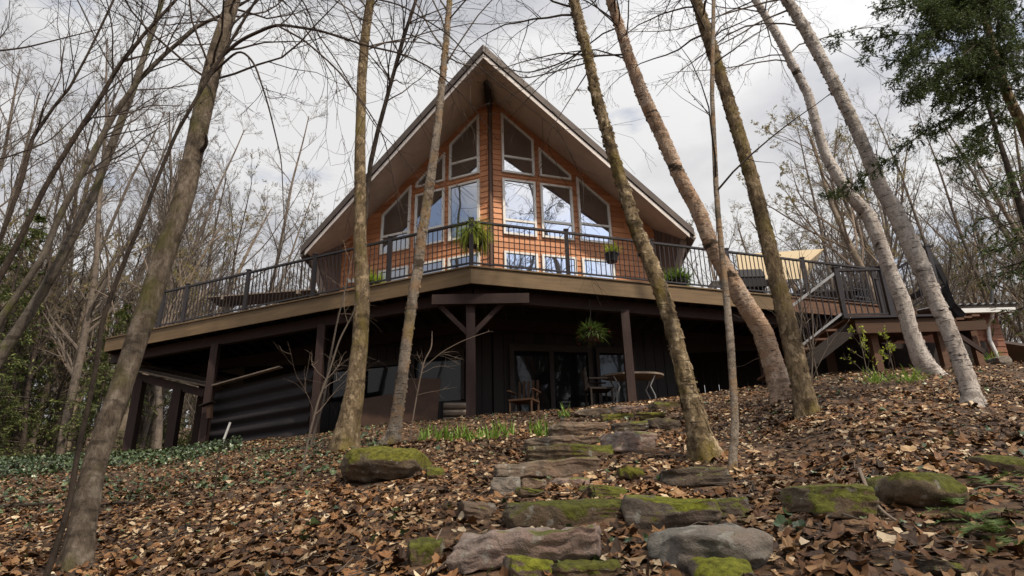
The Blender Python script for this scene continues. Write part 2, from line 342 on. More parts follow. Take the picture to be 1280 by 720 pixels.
# ---------------------------------------------------------------- the house
SL = .78; ZS = 10.68; ROOFV = lambda u: 1.35 + .5 * abs(u)
house = empty('gabled_house', Hp(0, 8, 4.6), 'orange brown timber house with steep pointed gable above the deck', 'house')
def gable_top(u): return ZS - SL * abs(u)
rngh = np.random.default_rng(3)
WINS = [  # u0,u1,zb, ztop(at u0), ztop(at u1), mullion z
    (.28, 1.12, 6.68, 8.26, 8.26, 7.08), (1.25, 2.09, 6.70, 8.26, 8.26, 7.16), (2.23, 3.09, 6.71, 8.60, 7.88, 7.22),
    (.28, 1.12, 8.44, 10.26, 9.54, 8.92), (1.25, 2.09, 8.47, 9.34, 8.62, None),
    (.28, 1.12, 4.95, 6.22, 6.22, None), (1.22, 2.10, 4.95, 6.23, 6.23, None), (2.24, 3.10, 4.95, 6.24, 6.24, None)]
for sg in (1, -1):
    m = MB(); z = 4.62; step = .155; un = np.array([*(HV - sg * TW * HU), 0]); un /= np.linalg.norm(un); outn = -un
    while z < ZS:
        z1 = min(z + step, ZS); e0 = min(4.3, (ZS - z) / SL); e1 = min(4.3, max((ZS - z1) / SL, .0))
        u = .055
        while u < e0 - .02:
            ln = rngh.uniform(.9, 2.6); ub = min(u + ln, e0); ut = min(ub, max(e1, u + .001)); ub_ = ub - .004
            if e0 - ub < .15: ub = e0; ub_ = e0; ut = min(e0, max(e1, u))
            b0 = wallp(sg * u, z) + outn * .028; b1 = wallp(sg * ub_, z) + outn * .028; t1 = wallp(sg * min(ut, ub_), z1 + .012) + outn * .008; t0 = wallp(sg * min(u, max(e1, .02)), z1 + .012) + outn * .008
            ins = -outn * .03
            m.add([b0, b1, t1, t0, b0 + ins, b1 + ins], [(0, 1, 2, 3) if sg > 0 else (3, 2, 1, 0), (0, 4, 5, 1)])
            u = ub
        z = z1
    m.build('front_wall', M['siding'], house)
    # solid wall behind the boards
    m = MB(); P = [wallp(sg * .0, 4.6), wallp(sg * 4.3, 4.6), wallp(sg * 4.3, gable_top(4.3)), wallp(0, ZS)]
    m.prism(P, un * .15); m.build('wall_core', M['siding_dark'], house)
    # windows
    for (a, b, zb, ta, tb_, mz) in WINS:
        fw = .055; 
        q = lambda u_, z_, o: wallp(sg * u_, z_) + outn * o
        m = MB()
        outer = [(a, zb), (b, zb), (b, tb_), (a, ta)]; sl_ = (tb_ - ta) / (b - a)
        inner = [(a + fw, zb + fw), (b - fw, zb + fw), (b - fw, tb_ - fw - sl_ * fw - abs(sl_) * .02), (a + fw, ta - fw + sl_ * fw - abs(sl_) * .02)]
        if inner[3][1] < inner[0][1]: continue
        V = [q(*p, .075) for p in outer] + [q(*p, .075) for p in inner] + [q(*p, .0) for p in outer] + [q(*p, .035) for p in inner]
        F = []
        for i in range(4):
            j = (i + 1) % 4; F += [(i, j, 4 + j, 4 + i), (i, 8 + i, 8 + j, j), (4 + i, 4 + j, 12 + j, 12 + i)]
        m.add(V, F)
        if mz: m.prism([q(a + fw, mz - .03, .035), q(b - fw, mz - .03, .035), q(b - fw, mz + .03, .035), q(a + fw, mz + .03, .035)], outn * .036)
        w = m.build('window', M['vinyl'], house)
        g = MB(); g.add([q(*p, .04) for p in inner], [(0, 1, 2, 3) if sg > 0 else (3, 2, 1, 0)]); g.build('pane', M['glass'], w)
    # wing panel and strut out to the eave tip
    eu = 5.0; tip = Hp(sg * eu, ROOFV(eu) + .35, gable_top(eu) - .02); foot = Hp(sg * 4.32, 3 + 4.3 * TW, 4.62); topi = wallp(sg * 4.32, gable_top(4.3)); 
    m = MB(); nrm = unit(np.cross(tip - foot, topi - foot))
    for k in range(7):
        a0, a1 = k / 7, (k + 1) / 7 - .012
        m.prism([foot, topi + (tip - topi) * a0, topi + (tip - topi) * a1], nrm * .03)
    m.build('wing_panel', M['siding_dark'], house)
    m = MB(); m.bar(foot + np.array([0, 0, .0]) - nrm * .0, tip, .13, .13); m.build('strut', M['strut'], house)
    # side wall
    m = MB(); m.prism([wallp(sg * 4.3, 1.6) + HV3 * 0 if False else Hp(sg * 4.3, 3 + 4.3 * TW + .16, 4.6), Hp(sg * 4.3, 13, 4.6), Hp(sg * 4.3, 13, gable_top(4.3)), Hp(sg * 4.3, 3 + 4.3 * TW + .16, gable_top(4.3))], np.array([*(-sg * HU * .12), 0])); m.build('side_wall', M['siding'], house)
m = MB(); p = wallp(0, 4.6); m.tube([p - np.array([*HV, 0]) * .03, wallp(0, ZS) - np.array([*HV, 0]) * .03], [.045, .045], 8); m.build('corner_trim', M['siding_dark'], house)
# roof: two slabs with fascia, white drip board and soffit
def roofslab(sg, z_off, th, inset, v_back, uext, u_in=0.0):
    u1 = uext; V = []
    for dz in (0, th):
        V += [Hp(sg * u_in, ROOFV(0) + inset, ZS + z_off + dz - SL * u_in), Hp(sg * u1, ROOFV(u1) + inset, ZS + z_off + dz - SL * u1), Hp(sg * u1, v_back, ZS + z_off + dz - SL * u1), Hp(sg * u_in, v_back, ZS + z_off + dz - SL * u_in)]
    return V
BF = [(0, 1, 2, 3), (7, 6, 5, 4), (0, 4, 5, 1), (1, 5, 6, 2), (2, 6, 7, 3), (3, 7, 4, 0)]
for sg in (1, -1):
    m = MB(); m.add(roofslab(sg, 0, .03, .06, 13.6, 5.02), BF); m.build('soffit', M['soffit'], house)
    m = MB(); m.add(roofslab(sg, .034, .30, .0, 13.7, 5.2), BF); rf = m.build('roof', M['roof'], house)
    # rake boards along the front edge: white lower strip and brown upper strip
    def rake(z0, z1, o0, o1, mt, nm, ue):
        P = []
        for (u_, zz, oo) in ((0, z0, o0), (ue, z0, o0), (ue, z1, o0), (0, z1, o0)):
            P.append(Hp(sg * u_, ROOFV(u_) - oo, ZS + zz - SL * u_))
        m = MB(); back = np.array([*(HV * (o0 - o1)), 0]); m.prism(P, back); m.build(nm, mt, house)
    rake(-.015, .115, .012, -.03, M['trim_white'], 'rake_trim', 5.08)
    rake(.150, .36, .05, .002, M['roof'], 'rake_board', 5.22)
    m = MB(); u_ = 5.16; m.prism([Hp(sg * u_, ROOFV(u_) + .1, gable_top(u_) + .1), Hp(sg * (u_ + .12), ROOFV(u_) + .1, gable_top(u_) + .1), Hp(sg * (u_ + .12), ROOFV(u_) + .1, gable_top(u_) + .23), Hp(sg * u_, ROOFV(u_) + .1, gable_top(u_) + .23)], np.array([*(HV * 9), 0])); m.build('gutter', M['trim_white'], house)
m = MB(); m.bar(Hp(0, 2.2, ZS - .13), Hp(0, 3.4, ZS - .13), .16, .26); m.build('ridge_beam', M['deckwood'], house)
# floodlights on the siding
for (u_, z_) in ((-3.95, 6.1), (4.22, 6.15)):
    m = MB(); c = wallp(u_, z_) - np.array([*HV, 0]) * .1
    for s_ in (-1, 1): m.lathe([(.0, -.05), (.035, -.05), (.055, .06), (.0, .06)], c + np.array([s_ * .07, 0, 0]), 12)
    m.bar(c + np.array([0, .0, .0]), c + np.array([0, .1, 0]), .05, .05); m.build('flood_light', M['vinyl'], house)

# basement storey under the deck: wall with a sliding door and windows
def bw(u, z, o=0): return Hp(u, 2.85 + abs(u) * .25 - o, z)
HV3 = np.array([*HV, 0.])
for sg in (1, -1):
    m = MB(); u = 0.02
    while u < 4.6:
        u1 = min(u + .24, 4.6); m.prism([bw(sg * u, 1.2), bw(sg * (u1 - .012), 1.2), bw(sg * (u1 - .012), 4.25), bw(sg * u, 4.25)], HV3 * .05); u = u1
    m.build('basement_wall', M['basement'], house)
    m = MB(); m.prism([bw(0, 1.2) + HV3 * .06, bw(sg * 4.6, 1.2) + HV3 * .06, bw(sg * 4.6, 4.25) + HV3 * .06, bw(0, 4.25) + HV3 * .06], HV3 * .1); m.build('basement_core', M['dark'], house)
def framed(name, u0, u1, z0, z1, panes, fm, depth_=.09, fw=.08):
    m = MB(); o = -HV3 * depth_
    P = lambda u, z: bw(u, z) - HV3 * .005
    for (a, b, c, d) in ((u0 - fw, u1 + fw, z1, z1 + fw * 1.6), (u0 - fw, u0, z0, z1), (u1, u1 + fw, z0, z1)):
        m.prism([P(a, c), P(b, c), P(b, d), P(a, d)], o)
    for k in range(1, panes):
        uu = u0 + (u1 - u0) * k / panes; m.prism([P(uu - .05, z0), P(uu + .05, z0), P(uu + .05, z1), P(uu - .05, z1)], o * .8)
    w = m.build(name, fm, house)
    for k in range(panes):
        a = u0 + (u1 - u0) * k / panes + (.05 if k else 0); b = u0 + (u1 - u0) * (k + 1) / panes - (.05 if k < panes - 1 else 0)
        g = MB(); g.prism([P(a, z0), P(b, z0), P(b, z1), P(a, z1)], -HV3 * .012); g.build('pane', M['glass_dark'], w)
M['door_frame'] = wood('grey_door_frame', (.035, .028, .026), (.05, .04, .037), (1, 1, 1))
framed('sliding_door', .50, 2.22, 1.5, 3.62, 2, M['door_frame'], .1, .1)
framed('basement_window', 2.5, 3.3, 2.3, 3.62, 1, M['door_frame'])
framed('basement_window', -1.9, -.75, 2.55, 3.6, 1, M['door_frame'])
framed('basement_window', -4.1, -2.3, 2.75, 3.5, 2, M['door_frame'])

# ---------------------------------------------------------------- the deck
DZ = 4.6; DL, DR = -10.05, 10.6
deck = empty('timber_deck', D(0, .3, 1.8), 'large raised timber deck with broad brown fascia around the house', 'deck')
def edge(u, o=0): return 0 + abs(u) * TB + o
m = MB()
for sg, ue in ((1, DR), (-1, -DL)):
    n_ = 90
    for k in range(n_):
        pass
    # boards run along the edge
    for r in range(26):
        o0 = .03 + r * .145; a = D(0, o0, DZ - .02); b = D(sg * ue, edge(ue, o0), DZ - .02); m.prism([a, b, b + HV3 * .138, a + HV3 * .138], (0, 0, -.035))
m.prism([D(-4.6, 3.8 + .6, DZ - .03), D(DL, 7.8, DZ - .03), D(DL, 13, DZ - .03), D(-4.4, 13, DZ - .03)], (0, 0, -.03))
m.prism([D(4.7, 3.8 + .6, DZ - .03), D(DR, 7.8, DZ - .03), D(DR, 13, DZ - .03), D(4.7, 13, DZ - .03)], (0, 0, -.03))
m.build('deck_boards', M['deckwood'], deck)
def along(u, off, z): # point behind the deck edge
    return D(u, edge(u, off), z)
for (a, b, mt) in ((0, -DL * -1, 'fascia'), (0, 6.9, 'fascia'), (6.92, DR, 'fascia_dark')):  # right end of the fascia in a darker, redder brown
    m = MB(); m.prism([along(a, 0, 4.27), along(b, 0, 4.27), along(b, 0, DZ), along(a, 0, DZ)], HV3 * .045); m.build('fascia_board', M[mt], deck)
    m = MB(); s_ = -.03; m.prism([along(a, s_, DZ + .004), along(b, s_, DZ + .004), along(b, .14, DZ + .004), along(a, .14, DZ + .004)], (0, 0, .028)); m.build('edge_board', M[mt], deck)
m = MB(); m.prism([D(DL, edge(DL), 4.27), D(DL, 13, 4.27), D(DL, 13, DZ), D(DL, edge(DL), DZ)], (.04, 0, 0)); m.build('fascia_board', M['fascia'], deck)
m = MB()
for k in range(-24, 26):
    u = k * .41 + .1
    v0_ = edge(u, .06); v1_ = max(v0_ + 3.2, 3.0 + abs(u) * .3)
    m.bar(D(u, v0_, 4.41), D(u, v1_, 4.41), .045, .23)
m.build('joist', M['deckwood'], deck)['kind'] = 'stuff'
for off in (.42, 2.4):
    for sg, ue in ((1, DR), (-1, -DL)):
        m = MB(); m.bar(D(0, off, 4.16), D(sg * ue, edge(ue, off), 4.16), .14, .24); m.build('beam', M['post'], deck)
posts = [(-.82, 11.97), (2.36, 12.93), (-4.17, 13.45), (-7.1, 14.8), (5.55, 13.95), (9.0, 15.2)]
for i, (x, y) in enumerate(posts):
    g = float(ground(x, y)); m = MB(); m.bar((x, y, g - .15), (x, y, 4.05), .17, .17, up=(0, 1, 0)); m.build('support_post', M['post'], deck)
x, y = posts[0]; m = MB(); m.bar((x - .75, y - .12, 4.03), (x + 1.15, y - .16, 4.0), .07, .2); m.build('header_beam', M['post'], deck)
for s_ in (-1, 1):
    m = MB(); m.bar((x + s_ * .05, y - .02, 3.35), (x + s_ * .62, y - .02, 3.95), .09, .09); m.build('brace', M['post'], deck)
for (x, y) in ((-8.6, 17.5), (-5, 17), (8.0, 17.2)):
    g = float(ground(x, y)); m = MB(); m.bar((x, y, g - .1), (x, y, 4.05), .16, .16, up=(0, 1, 0)); m.build('support_post', M['post'], deck)

def railing(P, Q, posts_t, label, zt=1.0, thing=None, endpost=True, group='dark metal railings of the deck', name='deck_railing', gap=.112):
    P = np.asarray(P, float); Q = np.asarray(Q, float); L_ = np.linalg.norm(Q - P); d = (Q - P) / L_
    r = thing or empty(name, P, label, 'railing', group)
    m = MB(); m.bar(P + [0, 0, zt - .02], Q + [0, 0, zt - .02], .065, .04); m.build('top_rail', M['rail'], r)
    m = MB(); m.bar(P + [0, 0, .09], Q + [0, 0, .09], .035, .03); m.build('bottom_rail', M['rail'], r)
    for t_ in posts_t:
        m = MB(); c = P + d * t_; m.bar(c + [0, 0, .01], c + [0, 0, zt + .03], .085, .085, up=(0, 1, 0)); m.bar(c + [0, 0, zt + .03], c + [0, 0, zt + .055], .11, .11, up=(0, 1, 0)); m.build('railing_post', M['rail'], r)
    n_ = int(L_ / gap); src = None
    for k in range(1, n_):
        c = P + d * (k * L_ / n_)
        if min(abs(t_ - k * L_ / n_) for t_ in posts_t) < .05: continue
        if src is None:
            m = MB(); m.bar(c + [0, 0, .1], c + [0, 0, zt - .04], .018, .018, up=(0, 1, 0)); src = m.build('baluster', M['rail'], r); c0 = c
        else:
            o = src.copy(); C.objects.link(o); o.parent = r; o.location = Vector([float(a) for a in (c - c0)])
    return r
RZ = DZ + .03
cp = along(0, .07, RZ)
railing(cp, along(-8.35, .07, RZ), [1.95, 3.98, 6.0, 8.05, 8.9], 'black metal railing along the left front edge of the raised deck')
railing(cp, along(9.75, .07, RZ), [0, 2.06, 4.08, 6.02, 8.16, 10.3], 'black metal railing along the right front edge of the raised deck')

# lower landing and stairs on the right
land = empty('deck_landing', (6.9, 12, 2.5), 'small lower wooden landing beside the birches right of the deck', 'landing')
LZ = 3.34
m = MB()
for k in range(12): m.abox(6.2, 8.1, 11.5 + k * .15, 11.64 + k * .15, LZ - .035, LZ)
m.build('floor_boards', M['fascia_dark'], land)
m = MB(); m.abox(6.35, 8.15, 11.45, 11.49, LZ - .30, LZ - .04); m.build('fascia_board', M['darkwood'], land)
m = MB(); m.abox(6.14, 8.15, 11.40, 11.50, LZ - .02, LZ + .02); m.build('edge_board', M['rail'], land)
for (x, y) in ((6.75, 11.7), (8.0, 11.7), (6.6, 13.1)):
    m = MB(); m.bar((x, y, float(ground(x, y)) - .1), (x, y, LZ - .05), .13, .13, up=(0, 1, 0)); m.build('support_post', M['fascia_dark'], land)
m = MB()
for k in range(24): m.prism([(6.0 + k * .17, 13.3 + .015 * (k % 2), 2.2), (6.16 + k * .17, 13.3 + .015 * (k % 2), 2.2), (6.16 + k * .17, 13.3 + .015 * (k % 2), LZ - .05), (6.0 + k * .17, 13.3 + .015 * (k % 2), LZ - .05)], (0, .02, 0))
m.build('shade_backing', M['deckwood'], land)  # added dark boards standing in for the deep shade beneath the landing
railing((6.24, 11.55, LZ), (7.15, 11.55, LZ), [0, .88], 'short black railing on the lower landing at head of the stairs')
railing((7.6, 12.6, LZ + .1), (8.7, 12.2, LZ + .75), [0.02, 1.2], 'black railing between the two leaning white birches')
st = empty('wooden_stairs', (5.5, 12, 2.5), 'short wooden stairs going down left from the lower landing', 'stairs')
for k in range(5):
    m = MB(); x = 6.12 - k * .25; z = LZ - .17 * (k + 1); m.abox(x - .27, x + .01, 11.58, 12.7, z - .04, z); m.build('tread', M['fascia_dark'], st)
for y_ in (11.55, 12.73):
    m = MB(); m.bar((6.3, y_, LZ - .18), (4.85, y_, LZ - 1.16), .05, .24); m.build('stringer', M['deckwood'], st)
m = MB(); m.bar((6.2, 11.55, LZ + .92), (5.0, 11.55, LZ + .10), .05, .05); m.build('handrail', M['tin'], st)
m = MB(); m.bar((6.2, 11.55, LZ + .12), (5.0, 11.55, LZ - .70), .03, .04); m.build('lower_rail', M['tin'], st)
for k in range(10):
    x = 6.1 - k * .115; z = LZ + .12 - (6.2 - x) * .683; m = MB(); m.bar((x, 11.55, z), (x, 11.55, z + .8), .018, .018, up=(0, 1, 0)); m.build('baluster', M['rail'], st)

m = MB()
for k in range(30):
    u = 4.6 + k * .2
    if u < 10.4: m.prism([D(u, 6.6 + .02 * (k % 2), 1.6), D(u + .19, 6.6 + .02 * (k % 2), 1.6), D(u + .19, 6.6 + .02 * (k % 2), 4.3), D(u, 6.6 + .02 * (k % 2), 4.3)], HV3 * .03)
    pass
m.build('shade_backing', M['deckwood'], deck)  # added boards, dark in place of the shade under the deck's right half
m = MB()
for k in range(14):
    u = -4.6 - k * .2
    if u > -7.3: m.prism([D(u, 6.3 + .02 * (k % 2), 1.0), D(u - .19, 6.3 + .02 * (k % 2), 1.0), D(u - .19, 6.3 + .02 * (k % 2), 4.3), D(u, 6.3 + .02 * (k % 2), 4.3)], HV3 * .03)
m.build('shade_backing', M['deckwood'], deck)  # left counterpart, dark boards put in as the shade behind the corrugated panel
# things on the deck
def leafblades(c, R, n, ln, w, droop, rng, up=.4, squash=.7):
    """narrow drooping blades radiating from c: every blade has three joints"""
    a = rng.uniform(0, 2 * math.pi, n); el = rng.uniform(up, 1.25, n); l = ln * rng.uniform(.5, 1.1, n)
    d = np.stack([np.cos(a) * np.cos(el), np.sin(a) * np.cos(el), np.sin(el)], -1); side = unit(np.cross(d, [0, 0, 1.])); 
    P = [np.repeat(np.asarray(c, float)[None], n, 0) + rng.normal(0, R, (n, 3)) * [1, 1, .3]]
    for k in range(4):
        d = unit(d + np.array([0, 0, -droop]) + rng.normal(0, .06, (n, 3))); P.append(P[-1] + d * l[:, None] / 4)
    V = []
    for k, wk in enumerate((.5, 1, .9, .6, .08)): V += [P[k] - side * w * wk / 2, P[k] + side * w * wk / 2]
    V = np.stack(V, 1); F = (np.array([[2 * k, 2 * k + 1, 2 * k + 3, 2 * k + 2] for k in range(4)])[None] + (np.arange(n) * 10)[:, None, None]).reshape(-1, 4)
    return V.reshape(-1, 3), F
def frond(c, dirv, ln, rng, w=.09, droop=.25, pin=18):
    """fern frond: rachis with tapering pinnae"""
    d = unit(np.asarray(dirv, float)); P = [np.asarray(c, float)]; 
    for k in range(pin): d = unit(d + [0, 0, -droop / pin * 4]); P.append(P[-1] + d * ln / pin)
    V = []; F = []
    for k in range(1, pin):
        d = unit(P[k + 1] - P[k - 1]); s = unit(np.cross(d, [0, 0, 1.])); wk = w * math.sin(math.pi * (k / pin) ** .7) + .008
        for sg in (-1, 1):
            b = P[k]; t = b + s * sg * wk + d * wk * .35 + [0, 0, rng.normal(0, .006)]; n0 = len(V); h = d * ln / pin * .42
            V += [b - h, b + h, (b + t) / 2 + h * .9, t, (b + t) / 2 - h * .8]; F.append((n0, n0 + 1, n0 + 2, n0 + 3, n0 + 4))
    return V, F
rp = np.random.default_rng(5)
def planter(name, label, c, r, h, potm, foli, kind, group=None, hang=False):
    t = empty(name, c, label, 'planter', group); m = MB(); c = np.asarray(c, float)
    m.lathe([(0, 0), (r * .72, 0), (r * .78, .01), (r * .95, h * .82), (r * 1.06, h * .84), (r * 1.06, h), (r * .95, h), (r * .93, h * .9), (0, h * .88)], c, 22); m.build('pot', potm, t, smooth=False)
    m = MB()
    if kind == 'fern':
        for k in range(90):
            a = rp.uniform(0, 6.28); V, F = frond(c + [0, 0, h * .9], (math.cos(a), math.sin(a), rp.uniform(.2, 1.3)), rp.uniform(.3, .62), rp, .035, 1.0, 22); m.add(V, F)
        for k in range(2): m.add(*leafblades(c + [0, 0, h], .05, 500, .55, .008, .42, rp))
    elif kind == 'sprig': m.add(*leafblades(c + [0, 0, h], r * .4, 60, .3, .03, .12, rp, .5))
    elif kind == 'bush':
        m.add(*leafblades(c + [0, 0, h], r * .5, 700, .38, .022, .2, rp, .2))
    m.build('foliage', foli, t)
    if kind == 'flowers': pass
    if hang:
        m = MB()
        for a in (0, 2.1, 4.2): m.bar(c + [r * math.cos(a), r * math.sin(a), h], c + [0, 0, hang], .006, .006)
        m.build('hanger', M['rail'], t)
    return t
p = along(0, .28, 0); planter('hanging_planter', 'brown hanging pot with a bushy lime green fern at the railing corner', (p[0] + .02, p[1] + .05, 5.18), .19, .25, M['pot_brown'], M['lime'], 'fern')
q = aty(765, 328, 13.0); planter('hanging_planter', 'small black pot with short sprigs hanging inside the right railing', q, .15, .2, M['pot'], M['lime'], 'sprig', hang=.45)
q = aty(847, 356, 13.7); planter('pot_plant', 'black pot with low green plant on the deck by the house corner', (q[0], q[1], 4.62), .22, .34, M['pot'], M['shoots'], 'bush')
q = aty(466, 345, 13.3); planter('pot_plant', 'pot with a leafy lime green plant behind the left railing', (q[0], q[1], 4.62), .16, .28, M['pot'], M['lime'], 'bush')
# covered grill
q = aty(928, 345, 15.0); gx, gy = q[0], q[1]
gr = empty('covered_grill', (gx, gy, DZ), 'black box shaped grill standing behind the right railing', 'grill')
m = MB(); m.abox(gx - .5, gx + .45, gy - .28, gy + .28, DZ + .55, DZ + .8); m.build('firebox', M['fabric_black'], gr)
m = MB(); m.prism([(gx - .5, gy - .3, DZ + .8), (gx - .5, gy + .3, DZ + .8), (gx - .5, gy + .24, DZ + 1.0), (gx - .5, gy - .12, DZ + 1.06)], (.95, 0, 0)); m.build('lid', M['fabric_black'], gr)
for s_ in (-1, 1):
    m = MB(); m.abox(gx + s_ * .4 - .03, gx + s_ * .4 + .03, gy - .2, gy + .2, DZ, DZ + .55); m.build('leg', M['rail'], gr)
    m = MB(); m.abox(*(sorted((gx + s_ * .5, gx + s_ * .82))), gy - .25, gy + .25, DZ + .72, DZ + .76); m.build('side_shelf', M['tin'], gr)
# beige canvas: sloping sail behind
m = MB(); a_ = [aty(920, 318, 17.5), aty(1030, 311, 17.5), aty(1012, 326, 16.3), aty(1008, 348, 16.6), aty(925, 352, 16.5)]
m.prism(a_, (0, .02, .0)); tag(m.build('shade_canvas', M['canvas']), 'beige canvas shade sloping above the right end of the deck', 'canvas')
# dark patio table w/ glass top
def table(label, c, w, d, h, mt, name='patio_table', nleg=4):
    t = empty(name, c, label, 'table'); c = np.asarray(c, float); m = MB(); m.box(c + [0, 0, h], (w, 0, 0), (0, d, 0), (0, 0, .04)); m.build('tabletop', mt, t)
    for sx in (-1, 1):
        for sy in (-1, 1):
            m = MB(); m.bar(c + [sx * w * .42, sy * d * .4, 0], c + [sx * w * .45, sy * d * .42, h - .02], .04, .04, up=(0, 1, 0)); m.build('leg', M['rail'], t)
    return t
q = aty(1025, 345, 16.2); table('dark patio table under the beige canvas on the deck', (q[0], q[1], DZ), 1.7, .9, .74, M['rail'])
def chair(label, c, rz, mt, hs=.42, hb=.95):
    t = empty('patio_chair', c, label, 'chair', 'chairs on the deck'); ca, sa = math.cos(rz), math.sin(rz); X = np.array([ca, sa, 0.]); Y = np.array([-sa, ca, 0.]); Z = np.array([0, 0, 1.]); c = np.asarray(c, float)
    m = MB(); m.box(c + Z * hs, X * .5, Y * .5, Z * .04); m.build('seat', mt, t)
    m = MB()
    for k in range(5): m.bar(c + Y * .25 + X * (-.2 + .1 * k) + Z * hs, c + Y * .33 + X * (-.2 + .1 * k) + Z * hb, .05, .015)
    m.build('backrest', mt, t)
    for sx in (-1, 1):
        for sy in (-1, 1):
            m = MB(); p0 = c + X * sx * .23 + Y * sy * .22; m.bar(p0, p0 + Z * hs, .035, .035, up=(0, 1, 0)); m.build('leg', mt, t)
        m = MB(); m.bar(c + X * sx * .26 - Y * .24 + Z * (hs + .2), c + X * sx * .26 + Y * .26 + Z * (hs + .2), .05, .025); m.build('armrest', mt, t)
    return t
q = aty(985, 350, 15.3); chair('dark patio chair left of the table behind the right railing', (q[0], q[1], DZ), .4, M['rail'])
q = aty(1062, 352, 15.6); chair('dark patio chair right of the table behind the right railing', (q[0], q[1], DZ), -1.2, M['rail'])
# white loungers seen behind rail: low bench
q = aty(870, 352, 15.6); t = empty('lounge_bench', (q[0], q[1], DZ), 'low bench with pale slats behind the railing right of the house', 'bench')
for k in range(5): m = MB(); m.box((q[0] + .6, q[1] + k * .11, DZ + .4), (2.2, 0, 0), (0, .09, 0), (0, 0, .03)); m.build('slat', M['trim_white'], t)
for s_ in (-.3, 1.5): m = MB(); m.box((q[0] + s_, q[1] + .22, DZ + .19), (.06, 0, 0), (0, .45, 0), (0, 0, .38)); m.build('leg', M['rail'], t)
# long picnic table on the left deck
q0 = aty(262, 374, 15.6); t = empty('picnic_table', (q0[0] + 1.2, q0[1] - .3, DZ), 'long weathered plank table behind the left railing', 'table')
zt = q0[2]
for k in range(5): m = MB(); m.bar((q0[0], q0[1] + k * .16 - .1, zt), (q0[0] + 2.9, q0[1] + k * .16 - .5, zt), .145, .035); m.build('plank', M['plank'], t)
for f in (.15, .85):
    m = MB(); m.bar((q0[0] + 2.9 * f, q0[1] + .5 - .4 * f, zt - .06), (q0[0] + 2.9 * f, q0[1] - .2 - .4 * f, zt - .06), .09, .08); m.bar((q0[0] + 2.9 * f, q0[1] + .15 - .4 * f, DZ), (q0[0] + 2.9 * f, q0[1] + .15 - .4 * f, zt - .06), .1, .1, up=(0, 1, 0)); m.build('leg', M['plank'], t)

# lean-to at the left below the deck
lt = empty('lean_to_roof', aty(205, 565, 17.0) * [1, 1, 0] + [0, 0, float(ground(-9.1, 17))], 'weathered plank lean-to roof on dark posts at left of the deck', 'shelter')
a0 = aty(170, 458, 16.6); a1 = aty(262, 484, 17.2); b1 = aty(256, 476, 21.0); b0 = aty(150, 452, 21.0); 
A0 = aty(158, 462, 16.4); A1 = aty(256, 483, 16.0); B0 = A0 + [-.4, 3.6, .95]; B1 = A1 + [-.2, 3.6, .9]
m = MB()
for k in range(9):
    f0, f1 = k / 9, (k + 1) / 9 - .008; m.prism([A0 + (B0 - A0) * f0, A1 + (B1 - A1) * f0, A1 + (B1 - A1) * f1, A0 + (B0 - A0) * f1], (0, 0, .04 + .02 * (k % 2)))
m.build('roof_planks', M['plank'], lt)
m = MB(); m.bar(A0 + [.1, .3, -.12], A1 + [-.1, .3, -.12], .1, .2); m.build('beam', M['post'], lt)
for f in (.12, .62):
    p = A0 + (A1 - A0) * f + [0, .3, -.2]; m = MB(); m.bar((p[0], p[1], float(ground(p[0], p[1])) - .1), p, .22, .22, up=(0, 1, 0)); m.build('post', M['post'], lt)

# corrugated panels leaning under the deck
m = MB(); nx_, c0, c1 = 100, np.array([-7.25, 15.0]), np.array([-4.45, 13.9]); V = []
zs = np.linspace(0, 1, 61); 
for z_ in zs:
    for f in (0, 1):
        p = c0 + (c1 - c0) * f; zb = 1.55 + .12 * f; zt_ = 2.95 + .3 * f; off = .045 * math.sin(z_ * 5 * 2 * math.pi)
        V.append((p[0] - off * .35, p[1] - off + z_ * .12, zb + (zt_ - zb) * z_))
F = [(2 * i, 2 * i + 1, 2 * i + 3, 2 * i + 2) for i in range(60)]
m.add(V, F); V2 = [(a, b + .012, c) for a, b, c in V]; m.add(V2, [f[::-1] for f in F]); tag(m.build('corrugated_panel', M['dark_metal'], smooth=True), 'dark corrugated panel wall under left end of the deck', 'panel')
m = MB(); m.bar((-7.2, 14.85, 3.02), (-5.2, 14.0, 3.27), .12, .03); tag(m.build('plank', M['plank']), 'pale weathered plank lying on top of the corrugated panel', 'plank')
m = MB(); m.prism([(-3.75, 13.3, 1.4), (-2.1, 12.9, 1.4), (-2.0, 13.25, 2.55), (-3.65, 13.7, 2.4)], (0, .02, 0)); tag(m.build('plywood_sheet', M['ply']), 'reddish brown plywood sheet leaning under the deck behind two trunks', 'plywood')
m = MB(); m.prism([(-2.35, 12.75, 1.45), (-1.55, 12.65, 1.55), (-1.5, 12.95, 2.7), (-2.2, 13.05, 2.75)], (0, .02, 0)); tag(m.build('plywood_sheet', M['ply']), 'narrow plywood sheet leaning left of the stacked firewood', 'plywood')
for k in range(14):
    r_ = k // 4; c_ = k % 4; x0 = -1.45 + c_ * .02; y0 = 13.05 + c_ * .15; m = MB(); z_ = 1.72 + r_ * .145
    pts = np.linspace((x0, y0, z_), (x0 + .52 + rp.uniform(-.05, .05), y0 + .02, z_ + rp.uniform(-.01, .01)), 6); m.tube(pts, np.full(6, .07) * rp.uniform(.85, 1.08), 9)
    tag(m.build('firewood_log', M['plank'], loc=(x0, y0, z_)), 'weathered log in the small firewood stack behind the middle post', 'log', 'stacked firewood under the deck')
